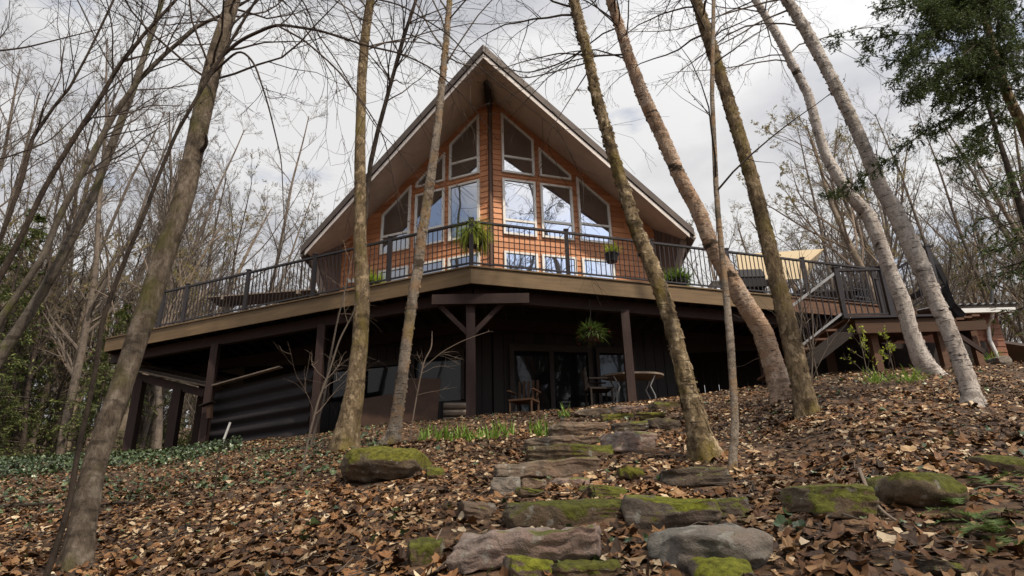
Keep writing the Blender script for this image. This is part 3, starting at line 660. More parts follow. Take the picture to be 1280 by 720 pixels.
# basement patio furniture
q = aty(790, 470, 13.6); gz = float(ground(q[0], q[1]))
t = empty('garden_table', (q[0], q[1], gz), 'oval table with pale rim and bent legs under the deck', 'table'); m = MB(); n_ = 28
oval = [(q[0] + .68 * math.cos(a), q[1] + .42 * math.sin(a), q[2] - .03) for a in np.arange(n_) / n_ * 6.2832]; m.prism(oval, (0, 0, .04)); m.build('tabletop', M['plank'], t)
for sx in (-1, 1):
    for sy in (-1, 1):
        m = MB(); x, y = q[0] + sx * .42, q[1] + sy * .25; m.tube([(x, y, gz), (x - sx * .02, y, gz + .25), (x - sx * .1, y, gz + .45), (x + sx * .02, y, q[2] - .03)], [.017] * 4, 8); m.build('leg', M['tin'], t)
t = chair('dark slatted chair tucked at the oval table under the deck', (q[0] - .75, q[1] - .1, gz), 1.7, M['deckwood'], .42, .85); t['group'] = 'seats under the deck'
q = aty(655, 490, 13.1); gz = float(ground(q[0], q[1])) - .05; t = chair('wooden armchair in front of the sliding glass door', (q[0], q[1], gz), -.35, M['darkwood'], .42, .9); t['group'] = 'seats under the deck'
# hanging flower basket under the deck
q = aty(740, 420, 12.6); t = empty('flower_basket', q, 'round basket with red flowers hanging under the deck', 'flower basket'); m = MB()
m.lathe([(0, -.02), (.1, 0), (.17, .1), (.19, .18), (0, .17)], q + [0, 0, -.12], 16); m.build('basket', M['pot_brown'], t)
m = MB(); m.add(*leafblades(q + [0, 0, .05], .05, 700, .34, .02, .25, rp, -.2)); m.build('foliage', M['fern'], t)
m = MB(); n_ = 90; cc = q + [0, -.02, 0] + rp.normal(0, 1, (n_, 3)) * [.12, .1, .06]; s_ = .022
V = (cc[:, None] + rp.normal(0, 1, (n_, 4, 3)) * s_).reshape(-1, 3); m.add(V, np.arange(n_ * 4).reshape(-1, 4)); m.build('flowers', M['petal'], t)
m = MB(); m.bar(q + [0, 0, .05], (q[0], q[1], 4.3), .008, .008, up=(0, 1, 0)); m.build('hanger', M['rail'], t)
# small birdhouse on the left post
q = aty(262, 515, 14.55); t = empty('bird_box', q, 'tiny pale wooden bird box fixed to the left deck post', 'bird box'); m = MB(); m.box(q, (.09, 0, .02), (0, .12, 0), (-.03, 0, .3)); m.build('box', M['ply'], t)
m = MB(); m.box(q + [-.07, -.02, .18], (.28, 0, .1), (0, .2, 0), (0, 0, .02)); m.build('roof', M['deckwood'], t)
# white rain pipe leaning at the post foot
m = MB(); p0 = aty(275, 562, 14.4); p1 = aty(288, 528, 14.4); m.tube([p0, (p0 + p1) / 2, p1], [.025] * 3, 8); tag(m.build('drain_pipe', M['white_metal']), 'short white pipe leaning at foot of the left deck post', 'pipe')

# black cover over a leaning frame, right of the birches
cv = empty('tarp_cover', aty(1200, 455, 12.6), 'black tarp draped over a leaning wooden frame right of the birches', 'tarp')
out_ = [(1152, 305, 12.9), (1160, 309, 12.8), (1172, 335, 12.6), (1182, 350, 12.5), (1190, 385, 12.3), (1211, 412, 12.2), (1212, 422, 12.2), (1203, 424, 12.3), (1210, 450, 12.4), (1200, 452, 12.5), (1188, 420, 12.6), (1178, 385, 12.7), (1163, 352, 12.8), (1152, 318, 12.9)]
m = MB(); C_ = np.array([aty(*p) for p in out_]); cen = C_.mean(0); n_ = len(C_)
mid = C_ * .6 + cen * .4 + np.array([0, -.16, 0]); bk = C_ + [0, .25, 0]
rdg = rp.normal(0, .03, (n_, 3)); mid = mid + rdg
V = np.vstack([C_, mid, [cen + [0, -.2, 0]], bk]); F = [(i, (i + 1) % n_, n_ + (i + 1) % n_, n_ + i) for i in range(n_)] + [(n_ + i, n_ + (i + 1) % n_, 2 * n_) for i in range(n_)] + [(i, 2 * n_ + 1 + i, 2 * n_ + 1 + (i + 1) % n_, (i + 1) % n_) for i in range(n_)]
m.add(V, F); m.build('tarp', M['fabric_black'], cv)
m = MB(); m.bar(aty(1166, 352, 12.5), aty(1192, 440, 12.2), .10, .12); m.bar(aty(1140, 372, 12.6), aty(1176, 352, 12.4), .08, .12); m.build('frame_board', M['deckwood'], cv)
m = MB(); m.bar(aty(1196, 418, 12.0), aty(1230, 440, 12.0), .05, .09); m.build('brace', M['post'], cv)
# walkway between landing and garage
wk = empty('walkway', (8.6, 12.9, 3.0), 'narrow brown wooden walkway passing behind the birches', 'walkway')
m = MB()
for k in range(6): m.prism([(8.15 + k * .16, 12.0, LZ + .02 + k * .03), (8.15 + k * .16 + .15, 12.0, LZ + .02 + k * .03), (8.15 + k * .16 + .15, 13.2, LZ + .02 + k * .03), (8.15 + k * .16, 13.2, LZ + .02 + k * .03)], (0, 0, -.04))
m.build('boards', M['fascia_dark'], wk); m = MB(); m.bar((8.1, 11.98, LZ - .08), (9.15, 11.98, LZ - .06), .05, .18); m.build('side_board', M['darkwood'], wk)
for x in (8.4, 9.0): m = MB(); m.bar((x, 12.2, float(ground(x, 12.2)) - .1), (x, 12.2, LZ), .12, .12, up=(0, 1, 0)); m.build('post', M['fascia_dark'], wk)

# garage far right
GY = 17.0
g0 = aty(1196, 388, GY); g1 = aty(1247, 388, GY); gz = 2.9
ga = empty('garage', (g0[0] - 1, GY + 1, gz), 'brown clad garage with corrugated metal roof at far right', 'garage')
m = MB(); z = gz; wx0, wx1 = g0[0] - .35, g1[0] - .05; zt_ = g0[2] - .0
while z < zt_:
    m.add([(wx0, GY, z), (wx1, GY, z), (wx1, GY + .018, z + .17), (wx0, GY + .018, z + .17), (wx0, GY + .02, z), (wx1, GY + .02, z)], [(0, 1, 2, 3), (0, 4, 5, 1)]); z += .165
m.build('front_wall', M['garage'], ga)
m = MB(); m.abox(wx0, wx1, GY + .022, GY + 5, gz - .5, zt_); m.build('wall', M['garage'], ga)
m = MB(); rz0 = aty(1230, 380, GY - .4)[2]; rx1 = aty(1272, 378, GY - .4)[0]; n_ = 120; xs_ = np.linspace(wx0 - .3, rx1, n_); V = []
for x in xs_: V += [(x, GY - .45, rz0 + .022 * math.sin(x * 30)), (x, GY + 5, rz0 + 1.0 + .022 * math.sin(x * 30))]
F = [(2 * i, 2 * i + 2, 2 * i + 3, 2 * i + 1) for i in range(n_ - 1)]; m.add(V, F); m.add([(a, b, c - .02) for a, b, c in V], [f[::-1] for f in F]); m.build('roof', M['tin'], ga)
m = MB(); m.abox(wx0 - .3, rx1, GY - .38, GY - .34, rz0 - .17, rz0 - .03); m.build('fascia_board', M['roof'], ga)
m = MB(); m.abox(wx0 - .3, g1[0] + .1, GY - .5, GY - .40, rz0 - .26, rz0 - .14); m.build('gutter', M['white_metal'], ga)
m = MB(); m.tube([aty(1241, 386, GY - .4), aty(1240, 398, GY - .3), aty(1235, 408, GY - .06), aty(1237, 425, GY - .06), aty(1250, 452, GY - .06)], [.05] * 5, 10); m.build('downspout', M['white_metal'], ga)
m = MB(); a = aty(1250, 428, 18); m.prism([a, a + [2.6, 0, -.5], a + [2.6, 2.5, -.5], a + [0, 2.5, 0]], (0, 0, .08)); m.build('lean_to_roof', M['roof'], ga)
m = MB(); m.tube([aty(1240, 382, 18.5), aty(1240, 362, 18.5)], [.05, .05], 10); m.build('vent_pipe', M['chimney'], ga)

# ---------------------------------------------------------------- trees
def spawn(P, R, cnt, tr, ang, lenf, N, wob, trop, rng, rf=.5, rmin=.003, lenabs=None, tipr=.25, bias=None):
    B, Np, _ = P.shape; idx = np.repeat(np.arange(B), cnt); n = len(idx)
    t = rng.uniform(tr[0], tr[1], n); x = t * (Np - 1); i = np.minimum(x.astype(int), Np - 2); f = (x - i)[:, None]
    p = P[idx, i] * (1 - f) + P[idx, i + 1] * f; r0 = R[idx, i] * (1 - f[:, 0]) + R[idx, i + 1] * f[:, 0]
    d = unit(P[idx, i + 1] - P[idx, i]); plen = np.linalg.norm(P[:, 1:] - P[:, :-1], axis=2).sum(1)[idx]
    q = unit(np.cross(d, unit(rng.normal(0, 1, (n, 3))))); a = rng.uniform(*ang, n)[:, None]
    if bias is not None: q = unit(q + bias)
    d = unit(d * np.cos(a) + q * np.sin(a))
    ln = (lenabs if lenabs is not None else plen * lenf) * (1 - .55 * (t - tr[0]) / max(tr[1] - tr[0], .01)) * rng.uniform(.55, 1.15, n)
    out = [p]
    for k in range(N - 1):
        d = unit(d + rng.normal(0, wob, (n, 3)) + np.array([0, 0, trop])); out.append(out[-1] + d * (ln / (N - 1))[:, None])
    Q = np.stack(out, 1); rr = np.maximum(r0 * rf, rmin)[:, None] * np.linspace(1, tipr, N)[None]; rr = np.maximum(rr, rmin * .6)
    return Q, rr
def crown(P, R, rng, spec, rmin, rcap=9):
    """spec: list of (count,(t0,t1),(a0,a1),lenf,N,wob,trop)"""
    m = MB(); levels = []
    Pc, Rc = P[None], R[None]
    for li, (c_, tr, ang, lf, N, wob, trop) in enumerate(spec):
        Pc, Rc = spawn(Pc, Rc, c_, tr, ang, lf, N, wob, trop, rng, .45 if li == 0 else .6, rmin)
        Rc = np.minimum(Rc, rcap * .6 ** li * np.linspace(1, .25, Rc.shape[1])[None])
        m.tubes(Pc, Rc, 5 if li == 0 else (4 if li == 1 else 3)); levels.append((Pc, Rc))
    return m, levels
def buds(levels, rng, size, frac=1.0, per=2):
    P = levels[-1][0]; n = len(P); sel = np.nonzero(rng.random(n) < frac)[0]
    idx = np.repeat(sel, per); t = rng.uniform(.3, 1, len(idx)) * (P.shape[1] - 1); i = np.minimum(t.astype(int), P.shape[1] - 2); f = (t - i)[:, None]
    c = P[idx, i] * (1 - f) + P[idx, i + 1] * f
    a = unit(rng.normal(0, 1, (len(idx), 3))); b = unit(np.cross(a, rng.normal(0, 1, (len(idx), 3)))); s = size * rng.uniform(.5, 1.2, (len(idx), 1))
    V = np.stack([c, c + a * s * .5 + b * s * .32, c + a * s, c + a * s * .5 - b * s * .32], 1).reshape(-1, 3)
    return V, np.arange(len(V)).reshape(-1, 4)
def vnoise(P, sc, rng_ph):
    a = np.zeros(P.shape[:-1])
    for k in range(5):
        w = sc * (1.7 ** k); ph = rng_ph[k]; a += np.sin(P @ (ph[:3] * w) + ph[3]) / (1.5 ** k)
    return a / 2.5
def resample(P, R, step):
    P = np.asarray(P, float); R = np.asarray(R, float); s = np.concatenate([[0], np.cumsum(np.linalg.norm(P[1:] - P[:-1], axis=1))])
    n = max(int(s[-1] / step), 4); q = np.linspace(0, s[-1], n)
    # catmull-like smoothing: interpolate then blur
    X = np.stack([np.interp(q, s, P[:, k]) for k in range(3)], 1); r = np.interp(q, s, R)
    for _ in range(max(2, int(.25 / step))):
        X[1:-1] = (X[:-2] + 2 * X[1:-1] + X[2:]) / 4; r[1:-1] = (r[:-2] + 2 * r[1:-1] + r[2:]) / 4
    return X, r
def px_trunk(path, Yb, lean=0.0, ext=4.0, taper=.35, under=.35):
    cx_ = path[0][0]; k_ = .80 if cx_ < 120 else (.62 if path[0][2] < 7 else 1.0)     # off-axis stretch of strongly leaning trunks, slim saplings
    pts = []; rs = []; y0 = path[0][1]
    for (x, y, w) in path:
        Y = Yb + lean * (y0 - y) / 700.0; p = aty(x, y, Y); pts.append(p); rs.append(w * depth(p) / 1600 * .97 * k_ * depth(p) / math.hypot(p[0], depth(p)))
    d0 = unit(pts[1] - pts[0]); pts.insert(0, pts[0] - d0 * under); rs.insert(0, rs[0] * 1.15)
    d = unit(pts[-1] - pts[-2]); d = unit(d + [0, 0, .15]); pts.append(pts[-1] + d * ext * .5); pts.append(pts[-1] + unit(d + [0, 0, .2]) * ext * .5); rs += [rs[-1] * (1 - (1 - taper) * .5), rs[-1] * taper]
    return np.array(pts), np.array(rs)
def fg_tree(name, label, path, Yb, barkm, twigm, seed, lean=0, ext=4.0, spec=None, flakes=0, extra=None, rough=.07, n=20, budsz=.02, manual=(), rmin=.0028, group=None, flare=.35, rcap=.015):
    rng = np.random.default_rng(seed); P, R = px_trunk(path, Yb, lean, ext); X, r = resample(P, R, .035)
    s = np.linspace(0, 1, len(X)); sl_ = np.arange(len(X)) * .035; r = r * (1 + flare * 1.3 * np.exp(-sl_ / .2) + flare * .8 * np.exp(-sl_ / .45))
    base = P[1]; t = empty(name, base, label, 'tree', group)
    ph = rng.normal(0, 1, (5, 4)); ph[:, :3] *= 1.0
    m = MB(); a = np.arange(n) / n * 2 * math.pi
    # roughness field in tube coordinates
    ring = np.stack([np.cos(a)[None] * np.ones((len(X), 1)) * 1.0, np.sin(a)[None] * np.ones((len(X), 1)), (sl_[:, None] * 2.0) * np.ones((1, n))], -1)
    ro = rough * vnoise(ring, 1.6, ph) + rough * .5 * rng.normal(0, .6, (len(X), n)) + (.28 * np.exp(-np.maximum(sl_ - .3, 0) / .16))[:, None] * np.sin(a * 4 + ph[0, 3])[None]
    # knots: rings that bulge here and there
    for k in range(int(len(X) * .035 * .8)): 
        c_ = rng.uniform(.3, sl_[-1]); ro += .04 * np.exp(-((sl_ - c_) / .035) ** 2)[:, None] * (1 + .8 * np.cos(a - rng.uniform(0, 6.28)))[None]
    m.tube(X, r, n, rough=ro)
    if flakes:
        k = rng.integers(5, len(X) - 5, flakes); an = rng.uniform(0, 6.28, flakes); T = unit(np.gradient(X, axis=0))[k]; U_ = unit(np.cross(T, [0.3, 1, .1])); W = np.cross(T, U_)
        rad_ = np.cos(an)[:, None] * U_ + np.sin(an)[:, None] * W; tan_ = np.cross(T, rad_); c = X[k] + rad_ * (r[k] * 1.0)[:, None]; h = rng.uniform(.005, .03, (flakes, 1)); w = rng.uniform(.008, .04, (flakes, 1)); o = rng.uniform(.001, .009, (flakes, 1))
        V = np.stack([c - T * h, c + T * h, c + T * h + tan_ * w + rad_ * o, c - T * h * .7 + tan_ * w * 1.2 + rad_ * o * 1.3], 1).reshape(-1, 3); m.add(V, np.arange(len(V)).reshape(-1, 4))
    m.build('trunk', barkm, t, smooth=True)
    m = MB(); lv = None
    if spec:
        m, lv = crown(X, r, rng, spec, rmin, rcap)
    for (pl, w0, w1, YY) in manual:            # limbs traced along their own course in depth
        mp_ = np.array([aty(x, y, YY + dy) for (x, y, dy) in pl]); X2, _ = resample(mp_, np.ones(len(mp_)), .06)
        r2 = np.linspace(w0, w1, len(X2)) * .8 * depth(X2[0]) / 1600; m.tube(X2, r2, 6)
        s1 = spawn(X2[None], r2[None], max(4, int(len(X2) / 5)), (.15, 1), (.5, 1.1), .32, 7, .16, -.03, rng, .5, rmin); m.tubes(*s1, 4)
        s2 = spawn(*s1, 5, (.2, 1), (.4, .9), .5, 5, .18, -.02, rng, .6, rmin); m.tubes(*s2, 3); lv = (lv or []) + [s2]
    if m.n: m.build('branches', twigm, t)
    if lv and budsz:
        b = MB(); b.add(*buds(lv, rng, budsz, .7, 2)); b.build('buds', M['bud'], t)
    return t
UP = [(34, (.5, 1), (.5, 1.1), .24, 10, .12, .03), (7, (.25, 1), (.5, 1.0), .5, 6, .17, .0), (5, (.25, 1), (.4, .9), .5, 5, .2, -.03)]
LOW = [(14, (.18, .6), (.9, 1.5), .13, 8, .14, .0), (5, (.25, 1), (.5, 1.0), .5, 6, .18, .0), (3, (.25, 1), (.4, .9), .5, 4, .2, 0)]
DROOP = [(38, (.5, 1), (.6, 1.3), .24, 10, .12, -.07), (7, (.25, 1), (.5, 1.0), .5, 6, .17, -.05), (5, (.25, 1), (.4, .9), .5, 5, .2, -.05)]
fg_tree('mossy_tree', 'thick mossy grey trunk leaning right in the left foreground', [(94, 705, 48), (106, 640, 44), (118, 580, 41), (153, 480, 38), (166, 440, 38), (188, 373, 38), (210, 307, 36), (232, 240, 34), (240, 200, 32), (255, 133, 31), (270, 67, 28), (292, 0, 22)], 4.75, M['bark_moss'], M['twig'], 11, 1.4, 4, UP, n=26, rough=.05,
    manual=[([(272, 75, 1.0), (300, 50, .9), (345, 30, .8), (400, 38, .7), (460, 58, .8), (500, 66, .9), (540, 85, 1.1), (580, 120, 1.4), (622, 175, 1.9)], 6, 1, 4.9),
            ([(345, 31, .8), (380, 50, .6), (420, 85, .5), (455, 130, .5), (480, 170, .6), (495, 240, .8), (505, 300, 1)], 3.2, .8, 4.9),
            ([(262, 95, .9), (300, 60, .7), (318, 78, .7), (335, 130, .7), (352, 200, .8), (356, 300, .9)], 4, .9, 4.9),
            ([(250, 190, .9), (262, 178, .7), (258, 170, .7)], 8, 4, 4.9)])
fg_tree('slim_dark_tree', 'slender dark stem crossing in front of the thick mossy trunk', [(63, 705, 12), (75, 670, 11), (88, 625, 11), (97, 565, 10), (112, 500, 9), (120, 460, 9), (128, 400, 9), (150, 340, 8), (180, 270, 7), (193, 233, 7), (220, 167, 6), (253, 110, 6), (300, 33, 5), (320, 0, 4)], 3.9, M['bark_dark'], M['twig'], 12, .3, 2.5, [(14, (.3, 1), (.6, 1.2), .2, 7, .14, .05), (5, (.25, 1), (.5, 1), .5, 5, .18, 0), (3, (.25, 1), (.4, .9), .5, 4, .2, 0)], n=10, flare=.1)
fg_tree('grey_tree', 'straight grey trunk left of the gable beside the mossy boulder', [(430, 568, 36), (434, 540, 30), (442, 500, 26), (450, 430, 21), (453, 370, 20), (450, 300, 17), (450, 190, 14), (452, 100, 12), (457, 40, 12), (463, 0, 11)], 9.0, M['bark_brown'], M['twig_grey'], 13, 0, 6, UP, rough=.05)
fg_tree('grey_tree', 'thin dark pole-like tree just right of the straight grey trunk', [(432, 548, 9), (440, 480, 8), (447, 390, 7), (455, 290, 6), (463, 205, 6), (472, 165, 6), (487, 110, 5), (505, 45, 5), (520, 0, 4)], 10.3, M['bark_dark'], M['twig'], 14, 0, 4, UP, n=10, flare=.1)
fg_tree('slender_birch', 'slender flaky birch rising before the left half of the gable', [(487, 560, 26), (493, 540, 17), (499, 500, 15), (508, 430, 14), (516, 370, 13), (522, 340, 13), (528, 290, 13), (536, 240, 12), (543, 190, 10), (546, 165, 10), (553, 100, 9), (558, 50, 8), (562, 0, 7)], 8.8, M['birch_grey'], M['twig_grey'], 15, 0, 5, UP, flakes=1200, rough=.09)
fg_tree('birch', 'rough barked tree with base right of the stone steps', [(880, 566, 33), (872, 535, 27), (861, 490, 24), (845, 426, 20), (832, 381, 19), (821, 350, 19), (813, 329, 19), (794, 283, 17), (780, 236, 16), (765, 190, 15), (760, 170, 14), (745, 118, 14), (734, 66, 13), (727, 40, 13), (717, 0, 13)], 5.6, M['bark_scaly'], M['twig'], 16, .4, 5, DROOP, flakes=1800, rough=.11,
    manual=[([(733, 60, .4), (700, 80, .5), (660, 92, .6), (630, 85, .8), (600, 78, 1)], 3.0, 1, 5.6), ([(736, 78, .4), (700, 88, .3), (650, 100, .3), (615, 62, .4)], 2.6, 1, 5.6), ([(738, 85, .4), (715, 120, .3), (690, 160, .3)], 2.5, 1, 5.6)])
fg_tree('birch', 'pale birch strongly leaning left past the right roof edge', [(978, 494, 30), (966, 455, 27), (953, 414, 26), (930, 378, 25), (909, 342, 23), (888, 304, 20), (876, 270, 20), (850, 222, 18), (827, 170, 18), (803, 118, 17), (784, 66, 14), (777, 40, 13), (763, 0, 12)], 9.2, M['birch'], M['twig'], 17, -.6, 5, DROOP, flakes=1800, rough=.08,
    manual=[([(784, 68, 0), (740, 70, -.3), (700, 66, -.4), (650, 78, -.5), (610, 92, -.6)], 3.2, 1, 9.0)])
fg_tree('brown_tree', 'brown barked tree leaning left in front of the deck stairs', [(1010, 524, 34), (1003, 487, 27), (987, 414, 25), (970, 342, 22), (954, 280, 20), (943, 235, 19), (931, 194, 18), (908, 117, 16), (883, 39, 17), (870, 0, 13)], 7.2, M['bark_brown'], M['twig'], 18, .2, 5, DROOP, rough=.09, flakes=1200)
fg_tree('sapling_tree', 'thin upright sapling trunk between the steps tree and the pale birch', [(916, 582, 12), (919, 522, 10), (912, 414, 10), (905, 342, 8), (898, 270, 7), (895, 233, 7), (890, 117, 6), (892, 0, 5)], 5.05, M['birch_grey'], M['twig'], 19, .2, 2.5, [(12, (.35, 1), (.6, 1.2), .16, 7, .14, 0), (4, (.25, 1), (.5, 1), .5, 5, .18, 0)], n=12, flare=.15, rough=.08)
fg_tree('white_birch', 'white birch with dark shaggy base beside the lower landing', [(1168, 474, 31), (1152, 450, 26), (1138, 414, 21), (1129, 378, 22), (1114, 342, 20), (1100, 305, 20), (1086, 270, 20), (1054, 233, 16), (1032, 194, 14), (1020, 155, 13), (1010, 117, 12), (989, 78, 11), (969, 39, 11), (944, 0, 9)], 10.4, M['birch_pale'], M['twig_grey'], 20, -.5, 5, DROOP, flakes=1200, rough=.06)
fg_tree('white_birch', 'rightmost tall white birch with its foot on bare leaf litter', [(1218, 516, 34), (1213, 487, 24), (1187, 414, 22), (1170, 378, 23), (1155, 342, 24), (1138, 305, 25), (1121, 270, 24), (1100, 233, 19), (1068, 155, 17), (1048, 115, 17), (1029, 78, 16), (1008, 39, 16), (984, 0, 15)], 7.0, M['birch_pale'], M['twig_grey'], 21, .2, 5, DROOP, flakes=1200, rough=.06)
# leaning trunks at the far left
L_ = [('big grey leaning trunk with pale bark behind the mossy tree', [(-70, 560, 27), (-30, 500, 26), (0, 445, 25), (20, 417, 21), (60, 353, 18), (90, 297, 17), (115, 247, 15), (123, 227, 14), (143, 173, 14), (167, 110, 12), (187, 50, 9), (203, 0, 8)], 10.5, 'bark_grey'),
      ('forked grey trunk leaning right, second in the far left clump', [(-60, 520, 14), (-30, 450, 14), (0, 400, 14), (23, 367, 13), (53, 323, 12), (73, 273, 12), (90, 240, 11), (117, 190, 11), (143, 143, 10), (173, 100, 9), (207, 67, 7), (247, 33, 6), (285, 15, 5)], 9.8, 'bark_grey'),
      ('dark leaning trunk crossing above the far left clump', [(-80, 500, 12), (-40, 420, 12), (0, 347, 12), (23, 303, 11), (50, 247, 10), (57, 233, 9), (90, 177, 9), (127, 120, 8), (150, 80, 7), (180, 43, 6), (220, 0, 5)], 8.6, 'bark_dark'),
      ('thin dark forked tree at the left picture edge', [(-60, 440, 9), (-25, 360, 9), (0, 300, 8), (20, 247, 8), (27, 227, 8), (40, 173, 7), (70, 130, 5), (87, 110, 5), (110, 67, 4), (135, 15, 4)], 9.0, 'bark_dark')]
for i, (lb, pth, Y_, bm) in enumerate(L_):
    fg_tree('leaning_tree', lb, pth, Y_, M[bm], M['twig'], 30 + i, 0, 4, [(24, (.35, 1), (.4, 1.0), .2, 8, .12, .06), (6, (.25, 1), (.5, 1), .5, 6, .16, .03), (5, (.25, 1), (.4, .9), .5, 5, .2, 0)], n=12, group='leaning trunks at far left')
# saplings in front of the dark underside
SP = [(8, (.2, 1), (.6, 1.2), .45, 8, .16, .0), (6, (.25, 1), (.5, 1), .5, 5, .2, 0)]
fg_tree('sapling', 'bare sapling rising before the corrugated panel', [(374, 612, 5), (385, 550, 5), (398, 500, 5), (410, 470, 4), (424, 425, 4), (440, 395, 3)], 7.4, M['twig_grey'], M['twig_pale'], 41, .5, .5, SP, rcap=.0035, rmin=.0016, n=6, flare=0, budsz=.012)
fg_tree('sapling', 'pale crooked sapling stem right of the slender birch', [(512, 548, 3), (520, 500, 3), (527, 465, 3), (531, 448, 3), (540, 436, 3), (540, 424, 2)], 8.6, M['twig_pale'], M['twig_pale'], 42, .2, .12, [(5, (.2, .8), (.8, 1.3), .5, 7, .14, .02), (4, (.2, 1), (.5, 1), .4, 5, .2, 0)], rcap=.0035, rmin=.0016, n=6, flare=0, budsz=.012,
    manual=[([(527, 462, 0), (552, 440, -.1), (580, 425, -.2), (612, 414, -.3)], 2, .9, 8.7)])
fg_tree('sapling', 'tiny bare seedling at the left of the leaf slope', [(262, 665, 4), (267, 620, 3.4), (272, 590, 3), (270, 565, 2.5), (283, 555, 2)], 5.2, M['bark_dark'], M['twig'], 43, 0, .1, [(4, (.4, 1), (.7, 1.2), .3, 5, .15, 0)], n=6, flare=0, budsz=0)
fg_tree('sapling', 'thin bare stem beside the left deck post', [(392, 545, 6), (405, 500, 5), (412, 450, 5), (422, 400, 4), (432, 360, 3)], 9.8, M['twig_grey'], M['twig_pale'], 44, .3, .6, SP, rcap=.0035, rmin=.0016, n=6, flare=0, budsz=.012)
for i, (x, y, x2, y2, Y_) in enumerate([(996, 470, 1000, 330, 10.6), (1015, 468, 1010, 350, 10.8), (1022, 470, 985, 340, 10.9)]):
    fg_tree('shrub', 'bare reddish shrub stems before the wooden stairs', [(x, y, 4), ((x + x2) / 2 + 4, (y + y2) / 2, 3), (x2, y2, 2)], Y_, M['twig_grey'], M['twig_grey'], 50 + i, 0, .3, [(9, (.05, .9), (.3, .9), .6, 6, .16, .03), (4, (.3, 1), (.4, .9), .5, 5, .2, 0)], n=5, flare=0, budsz=.01, group='bare shrubs before the stairs')
# overhead limbs reaching in from a tree above the camera (left of it, outside the frame)
rngo = np.random.default_rng(77)
fg_tree('overhead_tree', 'long dark boughs reaching down across the sky above the gable', [(-420, 560, 60), (-330, 300, 52), (-240, 60, 46), (-160, -120, 36), (-60, -260, 24)], 5.4, M['bark_dark'], M['twig'], 60, 0, 3, None, n=14,
    manual=[([(-200, -40, 0), (60, -90, -.2), (250, -60, -.3), (400, -15, -.3), (500, 5, -.2), (560, 42, .0), (600, 85, .2), (650, 125, .4), (700, 165, .8), (740, 250, 1.2)], 6, .8, 5.2),
            ([(-160, -120, 0), (100, -110, 0), (300, -60, 0), (380, 0, 0), (395, 40, .1), (420, 75, .2), (440, 110, .3), (470, 160, .4), (500, 190, .6), (540, 250, .9)], 5, .8, 5.0),
            ([(-200, 20, 0), (-60, 70, .2), (30, 60, .4), (90, 45, .5), (150, 30, .6)], 6, 1.2, 6.0),
            ([(-240, 120, 0), (-120, 190, .2), (0, 200, .4), (60, 178, .5), (110, 130, .6)], 6, 1.2, 6.2)])

# ---- bare tree prototypes for the woods
def proto(name, seed, H, r0, spec, barkm, twigm, leafm=None, leafsz=.05, rmin=.0045, bend=.06, lean=0, frac=.5):
    rng = np.random.default_rng(seed); n = 14; P = np.zeros((n, 3)); d = np.array([lean, 0, 1.0])
    for k in range(1, n): d = unit(d + rng.normal(0, bend, 3) * [1, 1, .3] + [0, 0, .05]); P[k] = P[k - 1] + d * H / (n - 1)
    R = r0 * (1 - np.linspace(0, 1, n) * .85) ; P[0, 2] -= .4
    t = empty(name, (0, 0, 0), 'x', 'tree'); X, r = resample(P, R, .3); m = MB(); m.tube(X, r, 9); m.build('trunk', barkm, t, smooth=True)
    m, lv = crown(X, r, rng, spec, rmin); m.build('branches', twigm, t)
    if leafm: b = MB(); b.add(*buds(lv, rng, leafsz, frac, 2)); b.build('young_leaves', leafm, t)
    return t
TALL = [(22, (.3, 1), (.35, .8), .33, 9, .09, .06), (7, (.2, 1), (.4, .9), .45, 7, .13, .04), (6, (.2, 1), (.4, .9), .45, 5, .16, .02), (6, (.2, 1), (.4, .9), .5, 4, .18, 0)]
FORK = [(9, (.25, .95), (.35, .75), .6, 10, .09, .07), (8, (.2, 1), (.4, .9), .42, 7, .12, .04), (7, (.2, 1), (.4, .9), .45, 5, .16, .02), (8, (.2, 1), (.4, .9), .5, 4, .18, 0)]
THIN = [(26, (.2, 1), (.4, .9), .22, 7, .1, .06), (7, (.2, 1), (.4, .9), .5, 5, .14, .03), (6, (.2, 1), (.4, .9), .5, 4, .17, 0)]
protos = [proto('bare_tree', 101, 15, .17, TALL, M['bark_far'], M['twig_grey']), proto('bare_tree', 102, 16, .22, FORK, M['bark_tan'], M['twig_grey'], M['youngleaf'], .045),
          proto('bare_tree', 103, 13, .11, THIN, M['bark_far'], M['twig_grey']), proto('budding_tree', 104, 13, .2, FORK, M['bark_tan'], M['twig_pale'], M['youngleaf'], .06, frac=1),
          proto('bare_tree', 105, 17, .2, TALL, M['bark_tan'], M['twig_grey'], M['bud'], .05), proto('bare_tree', 106, 11, .08, THIN, M['bark_dark'], M['twig'], M['youngleaf'], .05, frac=.4)]
LAB = ['tall straight bare grey tree in the woods around the house', 'spreading bare tree with sparse young leaves in the woods', 'thin bare pole-like tree in the woods', 'tan tree with spreading crown coming into pale yellow leaf',
       'tall tan barked bare tree in the woods', 'slim dark bare tree in the woods']
GRP = ['tall grey trees in the woods', 'spreading bare trees in the woods', 'thin pole trees in the woods', 'budding trees in the woods', 'tan trees in the woods', 'slim dark trees in the woods']
used = [False] * len(protos)
def put(pi, x, y, s=1, rz=0, tilt=(0, 0), label=None, group=None):
    o = protos[pi]
    if used[pi]: o = copy_tree(o)
    used[pi] = True; o.location = (x, y, float(ground(x, y)) - .1); o.rotation_euler = (tilt[0], tilt[1], rz); o.scale = (s, s, s)
    o['label'] = label or LAB[pi]; o['category'] = 'tree'; o['group'] = group or GRP[pi]
rt = np.random.default_rng(9)
